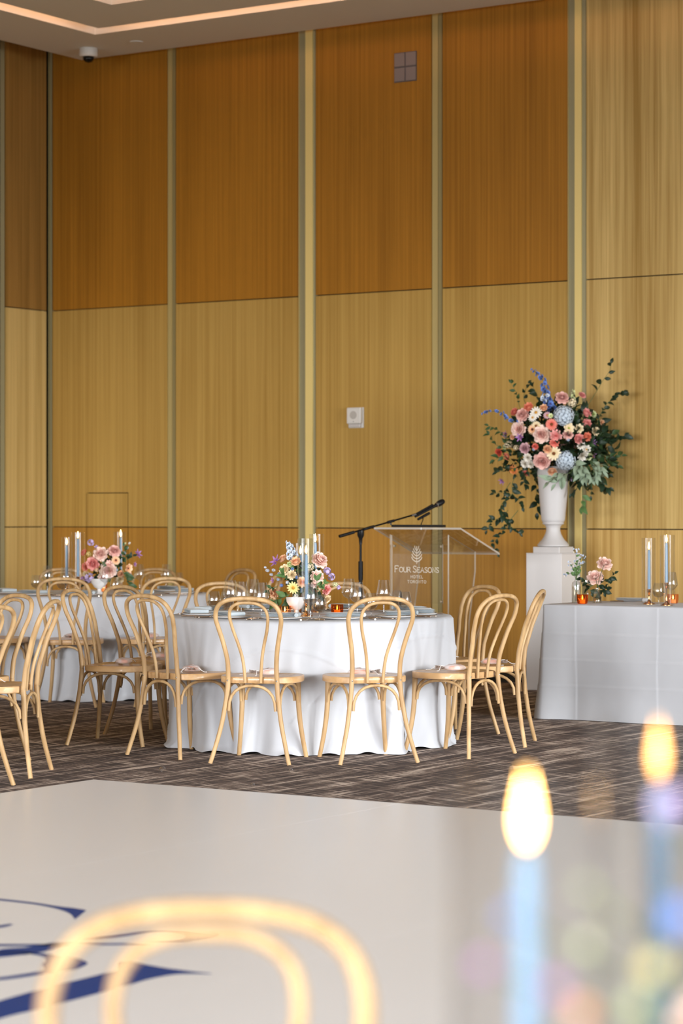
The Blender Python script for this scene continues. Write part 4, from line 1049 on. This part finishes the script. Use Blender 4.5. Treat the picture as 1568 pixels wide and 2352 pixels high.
F2 = [(975, 390, 90, 'rose', 'blush'), (880, 512, 84, 'rose', 'pink'), (780, 376, 46, 'ranunculus', 'coral'), (840, 395, 50, 'stock', 'yellow'), (856, 250, 50, 'sweetpea', 'lavender'), (930, 312, 36, 'clematis', 'lavender'), (1150, 352, 76, 'rose', 'dustypink'), (1168, 470, 56, 'zinnia', 'peach', 'dark'),
 (1320, 570, 60, 'open', 'peach', 'dark'), (1225, 635, 46, 'ranunculus', 'peach'), (1430, 395, 66, 'clematis', 'purple'), (1270, 385, 34, 'stock', 'blue'), (1335, 258, 22, 'stock', 'white'), (1308, 318, 24, 'stock', 'paleblue'), (1285, 260, 18, 'stock', 'lime'), (840, 690, 76, 'sweetpea', 'lavender'), (770, 700, 50, 'sweetpea', 'purple'),
 (803, 640, 50, 'carnation', 'cream'), (790, 550, 56, 'carnation', 'coral'), (1075, 590, 100, 'rose', 'blush'), (1218, 705, 52, 'carnation', 'cream'), (1395, 520, 36, 'clematis', 'purple'), (1175, 590, 30, 'stock', 'blue'), (1080, 520, 50, 'carnation', 'dustypink'), (930, 590, 40, 'stock', 'peach'), (890, 720, 30, 'stock', 'yellow'), (1330, 640, 36, 'carnation', 'dustypink'), (1000, 690, 60, 'carnation', 'blush')]
r2, C2 = centre('table_flower_arrangement', 'pastel flowers with peach roses on the far left table', 50, 1200, 5.407, F2, (244, 1300), .17, 18.25, (228, 1364), 'white footed bowl under the far table flowers', 150, 41)
def z2(x, y): return 50 + x / 5.407, 1200 + y / 5.407
brz(r2, z2, [(1270, 480), (1330, 450), (1390, 420)], .04, 'dark', 18.15, 1.2, 1); brz(r2, z2, [(1250, 600), (1300, 700), (1330, 790)], .06, 'green', 18.1, .6, 2); brz(r2, z2, [(1290, 520), (1290, 430), (1270, 300)], .045, 'green', 18.2, .7, 3)
brz(r2, z2, [(860, 740), (820, 760), (790, 770)], .05, 'dark', 18.1, .6, 4); brz(r2, z2, [(990, 470), (1000, 520)], .04, 'green', 18.1, .6, 5)

# ------------------------------------------------------------------ tableware
def lathe_thing(name, parts, label, cat, group=None, loc=(0, 0, 0), rz=0):
    t = empty(name, loc, rz, label, cat, group)
    for pn, prof, m, n in parts: MB().lathe(prof, n, cap=(False, False)).obj(pn, m, t, True, autos=50)
    return t
WINE = [(.036, .001), (.034, .003), (.006, .006), (.004, .012), (.004, .078), (.008, .086), (.030, .100), (.043, .118), (.0445, .127), (.038, .160), (.031, .207)]
GOB = [(.032, .001), (.030, .003), (.006, .006), (.005, .012), (.005, .035), (.010, .042), (.030, .052), (.040, .070), (.041, .086), (.036, .115), (.031, .138)]
wine0 = lathe_thing('wine_glass', [('foot', WINE[:3], M_GLASS, 20), ('stem', WINE[2:6], M_GLASS, 10), ('bowl', WINE[5:], M_GLASS, 24)], 'x', 'glass')
gob0 = lathe_thing('water_goblet', [('foot', GOB[:3], M_GLASS, 20), ('stem', GOB[2:6], M_GLASS, 10), ('bowl', GOB[5:], M_GLASS, 24), ('water', [(.009, .044), (.029, .054), (.038, .070), (.039, .084), (.001, .084)], M_WATER, 20)], 'x', 'glass')
index_kids()
first = {}
def glass(proto, px, pytop, htop, label, group):
    D = (H - (ZT + .0006 + htop)) * FPX / (pytop - 1176); x, y = W((px - 784) / FPX * D, D)
    loc = (x, y, ZT + .0006)
    if proto.name not in first: first[proto.name] = 1; proto.location = loc; proto['label'] = label; proto['group'] = group; return proto
    return dup(proto, loc, 0, label, group)
gA, gB, gC = 'glasses on the middle table', 'glasses on the far table', 'glasses on the head table'
for px, py, l in ((529, 1333, 'empty wine glass, leftmost tall one on the middle table'), (554, 1336, 'empty wine glass, second tall one from the left on middle table'), (581, 1330, 'empty wine glass, third tall one from the left, set a little back'),
                  (600, 1338, 'empty wine glass just left of the middle table flowers'), (713, 1341, 'empty wine glass in front of the taper candle on middle table'), (801, 1329, 'empty wine glass right of the amber votive, rear one'),
                  (820, 1337, 'empty wine glass right of the amber votive, front one'), (881, 1332, 'empty wine glass above the front right chair hoop')):
    glass(wine0, px, py, .207, l, gA)
for px, py, l in ((491, 1358, 'water goblet at the left end of the middle table'), (521, 1359, 'water goblet second from the left on middle table'), (733, 1366, 'water goblet before the brass candlestick on middle table'),
                  (852, 1362, 'water goblet behind the left side of the front right chair hoop'), (910, 1356, 'water goblet right of the tall glass by the lectern, rear'), (929, 1359, 'water goblet farthest right on the middle table')):
    glass(gob0, px, py, .138, l, gA)
for px, py, l in ((109, 1299, 'wine glass leftmost tall one on the far table'), (151, 1303, 'wine glass in front of the shorter taper on far table'), (241, 1301, 'wine glass before the blush rose on the far table'),
                  (320, 1296, 'wine glass just right of the far table flowers'), (382, 1296, 'wine glass at the right end of the far table')):
    glass(wine0, px, py, .207, l, gB)
for px, py, l in ((83, 1321, 'water goblet at the left end of the far table'), (143, 1323, 'water goblet under the shorter taper on the far table'), (265, 1326, 'water goblet in front of the far table flowers'), (345, 1319, 'water goblet between two tall glasses on the far table'), (410, 1315, 'water goblet farthest right on the far table')):
    glass(gob0, px, py, .138, l, gB)
glass(wine0, 1349, 1311, .207, 'wine glass behind the roses on the head table', gC)
glass(wine0, 1541, 1314, .207, 'wine glass behind the taller taper on the head table', gC)
glass(gob0, 1512, 1339, .138, 'water goblet between the two tapers on the head table', gC)

# napkins and cutlery
def make_napkin():
    t = empty('folded_napkin', (0, 0, 0), 0, 'x', 'napkin'); m = MB()
    for k in range(4):                       # four soft layers folded back on one another
        z0 = .001 + k * .0062; v = []; f = []; nx, ny = 14, 6; sh = .006 * (k % 2)
        for side in (0, 1):
            for j in range(ny + 1):
                for i in range(nx + 1):
                    u, w_ = i / nx, j / ny; e_ = min(u, 1 - u, w_ * .5, (1 - w_) * .5); th = .0056 * min(1, (e_ / .06) ** .5) if e_ > 0 else 0
                    x = -.105 + .21 * u - sh; y = -.055 + .11 * w_ + sh * .5
                    z = z0 + .003 + (th / 2 if side else -th / 2) + .0015 * sin(u * 9 + k) * sin(w_ * 4 + k)
                    v.append((x, y, z))
        N_ = (nx + 1) * (ny + 1)
        for side in (0, 1):
            for j in range(ny):
                for i in range(nx):
                    a = side * N_ + j * (nx + 1) + i; q = (a, a + 1, a + nx + 2, a + nx + 1); f.append(q if side else q[::-1])
        m.add(v, f)
    # the rolled fold at one end
    fold_ = []; n = 9
    m.tube([(.103, -.054, .0135), (.103, .054, .0135)], .0118, 10)
    m.obj('linen', M_NAP, t, True, autos=70); return t
nap0 = make_napkin()
def make_plate():
    t = empty('charger_plate', (0, 0, 0), 0, 'x', 'plate')
    MB().lathe([(.001, .001), (.075, .001), (.105, .006), (.118, .012), (.119, .014), (.104, .009), (.075, .004), (.001, .0035)], 36, cap=(False, False)).obj('dish', M_PLATE, t, True, autos=50)
    return t
def make_fork():
    t = empty('dinner_fork', (0, 0, 0), 0, 'x', 'fork')
    MB().tube(spline([(0, -.095, .004), (0, -.03, .003), (0, .03, .006)], 4), [.0045] * 5 + [.003] * 4, 6).obj('handle', M_CUT, t, True)
    m = MB().box(-.011, .011, .028, .042, .0045, .007)
    for i in range(4): m.tube([(-.0095 + i * .0063, .04, .006), (-.0095 + i * .0063, .065, .0025), (-.0095 + i * .0063, .088, .006)], .0014, 5)
    m.obj('tines', M_CUT, t); return t
def make_knife():
    t = empty('dinner_knife', (0, 0, 0), 0, 'x', 'knife')
    MB().tube([(0, -.11, .004), (0, -.01, .004)], [.0055, .004], 8).obj('handle', M_CUT, t, True, autos=40)
    MB().add([(-.001, -.01, .0015), (-.001, .1, .0015), (.006, .115, .0015), (.010, .09, .0015), (.009, -.01, .0015), (-.001, -.01, .004), (-.001, .1, .004), (.006, .115, .003), (.010, .09, .003), (.009, -.01, .004)],
             [(4, 3, 2, 1, 0), (5, 6, 7, 8, 9), (0, 1, 6, 5), (1, 2, 7, 6), (2, 3, 8, 7), (3, 4, 9, 8), (4, 0, 5, 9)]).obj('blade', M_CUT, t); return t
fork0, knife0, plate0 = make_fork(), make_knife(), make_plate()
index_kids()
def place(proto, X, D, rz, label, group, z=ZT + .0008):
    x, y = W(X, D)
    if proto.name not in first: first[proto.name] = 1; proto.location = (x, y, z); proto.rotation_euler = (0, 0, rz); proto['label'] = label; proto['group'] = group; return proto
    return dup(proto, (x, y, z), rz, label, group)
def setting(T, phi, where, gname, nrot=0.0, r=.68):
    ph = radians(phi)
    def loc(rad, lat): return T[0] + rad * sin(ph) + lat * cos(ph), T[1] - rad * cos(ph) + lat * sin(ph)
    rz = TH + ph
    X, D = loc(r - .04, 0); place(plate0, X, D, 0, 'white plate under the napkin, ' + where, 'plates on ' + gname)
    X, D = loc(r, 0); place(nap0, X, D, rz + nrot, 'folded pale blue napkin, ' + where, 'napkins on ' + gname, ZT + .0155)
    for k, la in enumerate((-.145, -.172)):
        X, D = loc(r - .01, la); place(fork0, X, D, rz, ('inner' if k == 0 else 'outer') + ' steel fork, ' + where, 'forks on ' + gname)
    X, D = loc(r - .01, .15); place(knife0, X, D, rz, 'steel knife, ' + where, 'knives on ' + gname)
SET1 = [(-13.7, 'inside the front left chair hoop of middle table', .1), (17.5, 'inside the front right chair hoop of middle table', -.1), (51, 'right front of the middle table', .15), (84, 'right end of the middle table', .2), (-44, 'left front of the middle table', -.15),
        (-80, 'left end of the middle table', .1), (118, 'rear right of the middle table', .1), (160, 'behind the amber votive on middle table', 0), (-117, 'rear left of the middle table', .1), (-152, 'behind the tall glasses of middle table', 0)]
for phi, wh, nr in SET1: setting(T1, phi, wh, 'the middle table', nr)
SET2 = [(-4, 'front of the far table', 0), (31, 'right front of the far table', .1), (-37, 'left front of the far table', 0), (78, 'right end of the far table', .1), (128, 'rear right of the far table', .1), (-75, 'left end of the far table', .1)]
for phi, wh, nr in SET2: setting(T2, phi, wh, 'the far table', nr)
q = ON(1451, 1382, ZT); place(nap0, (q.x * CT + q.y * ST), (-q.x * ST + q.y * CT), .1, 'folded pale blue napkin on the head table before the tapers', 'napkins on the head table', ZT + .001)
q = ON(1398, 1382, ZT); place(knife0, (q.x * CT + q.y * ST), (-q.x * ST + q.y * CT), pi / 2, 'steel knife left of the head table napkin', 'cutlery on the head table')

# candles
def flame_mesh():
    m = MB().lathe([(.0005, -.004), (.0045, .003), (.0066, .012), (.006, .022), (.0036, .034), (.0012, .044), (.0002, .048)], 12)
    return m.mesh('flame', M_FLAME, True)
FLM = flame_mesh(); WCK = MB().tube([(0, 0, -.002), (.0008, 0, .008)], .0008, 5).mesh('wick', M_WICK)
cs_n = [0]
def stick(x, y, hgt, where, group, z=ZT + .0008):
    t = empty('candlestick', (x, y, z), 0, 'brass candlestick ' + where, 'candlestick', group)
    MB().lathe([(.040, 0), (.040, .003), (.030, .008), (.014, .018), (.008, .028), (.0065, .034)], 24).obj('foot', M_BRASS, t, True, autos=50)
    MB().lathe([(.006, .0335), (.005, .05), (.005, hgt - .04), (.011, hgt - .034), (.006, hgt - .028)], 16).obj('stem', M_BRASS, t, True, autos=50)
    MB().lathe([(.006, hgt - .028), (.013, hgt - .02), (.0145, hgt), (.0115, hgt), (.0105, hgt - .015)], 18).obj('socket', M_BRASS, t, True, autos=50)
def taper(x, y, z0, z1_, where, group):
    t = empty('taper_candle', (x, y, z0), 0, 'pale blue taper candle ' + where, 'candle', group); hh_ = z1_ - z0
    MB().lathe([(.0100, 0), (.0102, hh_ * .3), (.0088, hh_ * .95), (.006, hh_), (.002, hh_ - .002)], 16).obj('wax', M_CANDLE, t, True, autos=50)
    mobj('wick', WCK, t, (0, 0, hh_)); mobj('flame', FLM, t, (0, 0, hh_ + .007))
def cyl(x, y, r, hgt, where, group, z=ZT + .0008):
    t = empty('hurricane_glass', (x, y, z), 0, 'clear glass cylinder around the taper ' + where, 'glass cylinder', group)
    MB().lathe([(r, 0), (r, hgt), (r - .0018, hgt), (r - .0018, 0)], 40, cap=(False, False)).obj('cylinder', M_CYL, t, True, autos=50)
def cand(px, pyf, D, hstick, pytop, pycyl, r, where, group, cx=0):
    D = D or (H - ZT) * FPX / (pyf - 1176); x, y = W((px - 784) / FPX * D, D)
    stick(x, y, hstick, where, 'brass candlesticks'); zt = H - (pytop - 1176) / FPX * D
    taper(x, y, ZT + hstick - .012, zt, where, 'blue taper candles')
    x2, y2 = W((px + cx - 784) / FPX * D, D); zc = H - (pycyl - 1176) / FPX * D
    cyl(x2, y2, r, zc - ZT, where, 'glass cylinders')
cand(703, 0, 14.12, .10, 1273, 1237, .046, 'in the middle of the middle table, front one', 'c', -2)
cand(724, 0, 14.72, .14, 1246, 1227, .046, 'right rear on the middle table', 'c', 3)
cand(690, 0, 14.62, .12, 1274, 1248, .046, 'left rear on the middle table, half hidden by flowers', 'c', -2)
cand(179, 0, 17.95, .13, 1237, 1223, .052, 'on the far table, taller one left of the flowers', 'c')
cand(153, 0, 18.35, .08, 1252, 1234, .044, 'on the far table, shorter leftmost one', 'c', 1)
cand(277, 0, 18.45, .14, 1233, 1222, .048, 'on the far table, right one behind the flowers', 'c', -2)
cand(1490, 0, 15.98, .10, 1263, 1236, .046, 'on the head table, left shorter one', 'c', -1)
cand(1530, 0, 15.75, .15, 1247, 1229, .048, 'on the head table, right taller one', 'c', 2)
# the foreground candles stand on the near table
M_FLAME2 = pm('soft_flame', (255, 200, 120), 0.5, emit=(255, 176, 96), es=5.0)
def fcand(px, D, zf, hs, r, where, dim=False):
    x, y = W((px - 784) / FPX * D, D); stick(x, y, hs, where, 'brass candlesticks'); taper(x, y, ZT + hs - .012, zf, where, 'blue taper candles'); cyl(x, y, r, zf + .05 - ZT, where, 'glass cylinders')
    if dim:
        f = [k for k in bpy.data.objects if k.parent and k.parent.get('label', '').endswith(where) and k.name.startswith('flame')][0]
        f.data = f.data.copy(); f.data.materials[0] = M_FLAME2
fcand(1210, 1.72, 1.125, .10, .055, 'in the blurred foreground, brightest flame')
fcand(1512, 2.05, 1.135, .14, .055, 'in the blurred foreground, right and higher flame', True)
fcand(1640, 1.75, 1.13, .12, .055, 'just beyond the right picture edge')

# votives
def votive(px, py, m, where, r=.036, h_=.062):
    p = ON(px, py, ZT + .0008)
    t = empty('votive_holder', p, 0, where, 'candle holder', 'ribbed glass votives')
    n = 48; v = []; f = []
    for k, (rr, z) in enumerate(((.78, .0), (.9, .006), (.97, .02), (1, .035), (1, h_))):
        for i in range(n):
            a = 2 * pi * i / n; q_ = rr * r * (1 + (.03 * (i % 2) if 0 < k else 0)); v.append((q_ * cos(a), q_ * sin(a), z))
    for k in range(4):
        for i in range(n):
            j = (i + 1) % n; f.append((k * n + i, k * n + j, k * n + n + j, k * n + n + i))
    f.append(tuple(range(n - 1, -1, -1)))
    MB().add(v, f).obj('ribbed_glass', m, t, False)
    w_ = MB().lathe([(.019, .003), (.019, .026), (.016, .028), (.002, .026)], 18).obj('tealight', M_WAX, t, True, autos=50)
    mobj('flame', FLM, w_, (0, 0, .031), None, .55)
votive(774, 1412, M_AMBER, 'amber ribbed glass votive right of the middle table flowers')
votive(654, 1416, M_PINKG, 'peach ribbed glass votive left of the middle table bowl')
votive(238, 1359, M_PINKG, 'copper glass votive before the far table flowers', .026, .06)
votive(1337, 1387, M_AMBER, 'amber ribbed glass votive between the bud vases')
votive(1545, 1386, M_PINKG, 'peach amber votive beside the taller head table candlestick')
# metal cup beside the peach votive
p = ON(626, 1410, ZT); t = empty('metal_cup', p, 0, 'small polished metal cup left of the peach votive', 'cup')
MB().lathe([(.017, .001), (.018, .004), (.021, .055), (.022, .057), (.019, .055), (.016, .006), (.001, .005)], 22, cap=(False, False)).obj('cup_body', M_STEEL, t, True, autos=50)

# bud vases on the head table
def bud(px, py, prof, label, wl_):
    p = ON(px, py, ZT + .0008); t = empty('bud_vase', p, 0, label, 'vase', 'bud vases on the head table')
    MB().lathe(prof, 24, cap=(False, False)).obj('glass_body', M_GLASS, t, True, autos=60)
    MB().lathe([(.001, .004), (prof[1][0] * .9, .004), (prof[1][0] * .9, wl_), (.001, wl_)], 18, cap=(False, False)).obj('water', M_WATER, t, True, autos=50)
    return p
pv = bud(1323, 1385, [(.028, .001), (.030, .004), (.030, .120), (.026, .138), (.012, .147), (.011, .152), (.013, .156)], 'clear bottle bud vase with forget-me-nots on the head table', .11)
rt_ = empty('forget_me_not_sprigs', pv + Vector((0, 0, .01)), 0, 'small sprigs of blue forget-me-nots in the bottle vase', 'flowers')
rnd = random.Random(5)
def zz(x, y): return 1280 + x / 7.127, 1240 + y / 7.127
for k, (x, y) in enumerate(((300, 190), (400, 270), (330, 370), (200, 400), (240, 470), (160, 570), (410, 400), (310, 560), (360, 480))):
    D = 16.35 + .02 * (k % 3 - 1); tip = PT(*zz(x, y), D)
    P = spline([pv + Vector((rnd.uniform(-.012, .012), rnd.uniform(-.012, .012), .012)), pv + Vector((0, 0, .15)), (pv + Vector((0, 0, .2))).lerp(tip, .5), tip], 4)
    st = MB().tube([q_ - rt_.location for q_ in P], .0014, 5).obj('stem', M_ST, rt_, True)
    for j in range(9):
        d = Vector((rnd.uniform(-1, 1), rnd.uniform(-1, 1), rnd.uniform(-.6, 1))); c_ = ('blue', 'paleblue', 'paleblue', 'white')[(k + j) % 4]
        mobj('floret', bloom('open', c_, 'gold'), st, tip + d * .018 - rt_.location, Vector((0, 0, 1)).rotation_difference((d + TOCAM).normalized()), .007)
    for j in range(4):
        q_ = P[len(P) // 2 + j * 2 % (len(P) // 2)]; mobj('leaf', LEAF['mid'], st, q_ - rt_.location, orient(Vector((rnd.uniform(-1, 1), rnd.uniform(-1, 1), .4)), TOCAM), .03)
pr = bud(1371, 1386, [(.030, .001), (.032, .004), (.027, .03), (.018, .07), (.014, .095), (.013, .105), (.016, .110)], 'clear flared bud vase with two roses on the head table', .045)
rt_ = empty('rose_stems', pr + Vector((0, 0, .01)), 0, 'two blush pink garden roses in a flared bud vase', 'flowers')
for k, (x, y, r) in enumerate(((770, 390, 128), (615, 620, 140))):
    tip = PT(*zz(x, y), 16.3 - .02 * k)
    P = spline([pr + Vector((.01 - .02 * k, 0, .012)), pr + Vector((0, 0, .10)), (pr + Vector((0, 0, .13))).lerp(tip, .5), tip], 4)
    MB().tube([q_ - rt_.location for q_ in P], .0022, 6).obj('stem', M_LF, rt_, True)
    put(rt_, 'rose', 'blush', tip, r / 7.127 / FPX * 16.3, TOCAM * .7 + Vector((0, 0, .7)) + RIGHT * (.2 - .4 * k))
for k, pts in enumerate(([(640, 790), (720, 700), (830, 640), (930, 560)], [(650, 800), (700, 840), (700, 910)], [(650, 780), (720, 760), (760, 860)], [(560, 760), (480, 700), (370, 660)], [(800, 640), (830, 700), (830, 760)], [(580, 740), (520, 780), (550, 860)])):
    brz(rt_, zz, pts, .045, 'dark', 16.27, .7, 20 + k)

# foreground flowers on the near table
x, y = W(.36, 1.75)
t = empty('footed_bowl', (x, y, ZT + .0008), 0, 'white footed bowl on the foreground table, below the picture', 'vase')
MB().lathe([(.05, 0), (.045, .008), (.02, .02), (.018, .035), (.05, .05), (.075, .09), (.08, .12), (.076, .12), (.06, .08), (.01, .06)], 28).obj('body', M_BOWLW, t, True, autos=50)
rt_ = empty('table_flower_arrangement', (x, y, ZT + .1), 0, 'blurred purple and yellow flowers in the right foreground', 'flower arrangement')
rnd = random.Random(77)
for (px, py, D, r, kind, col) in ((1172, 2105, 1.32, .0045, 'open', 'deepblue'), (1112, 2218, 1.32, .0052, 'open', 'purple'), (1278, 2268, 1.30, .0055, 'open', 'purple'), (1345, 2170, 1.36, .007, 'stock', 'lime'), (1405, 2095, 1.4, .005, 'stock', 'lime'), (1500, 2220, 1.36, .011, 'stock', 'yellow'),
                                  (1335, 2325, 1.34, .006, 'ranunculus', 'peach'), (1540, 1850, 1.45, .012, 'sweetpea', 'lavender'), (1562, 2110, 1.36, .009, 'open', 'deepblue'), (1460, 2310, 1.36, .009, 'stock', 'lime'), (1345, 2040, 1.36, .005, 'stock', 'lime'), (1640, 2380, 1.6, .03, 'rose', 'blush'),
                                  (1260, 2520, 1.65, .03, 'rose', 'peach'), (1420, 2560, 1.68, .035, 'rose', 'blush'), (1600, 2540, 1.7, .035, 'rose', 'pink')):
    q_ = PT(px, py, D); base_ = Vector((x, y, ZT + .09)); P = spline([base_, base_.lerp(q_, .4) + Vector((0, 0, .05)), q_], 5)
    MB().tube([v_ - rt_.location for v_ in P], .0013, 5).obj('stem', M_ST, rt_, True)
    put(rt_, kind, col, q_, r, (q_ - base_).normalized() + TOCAM * .5)
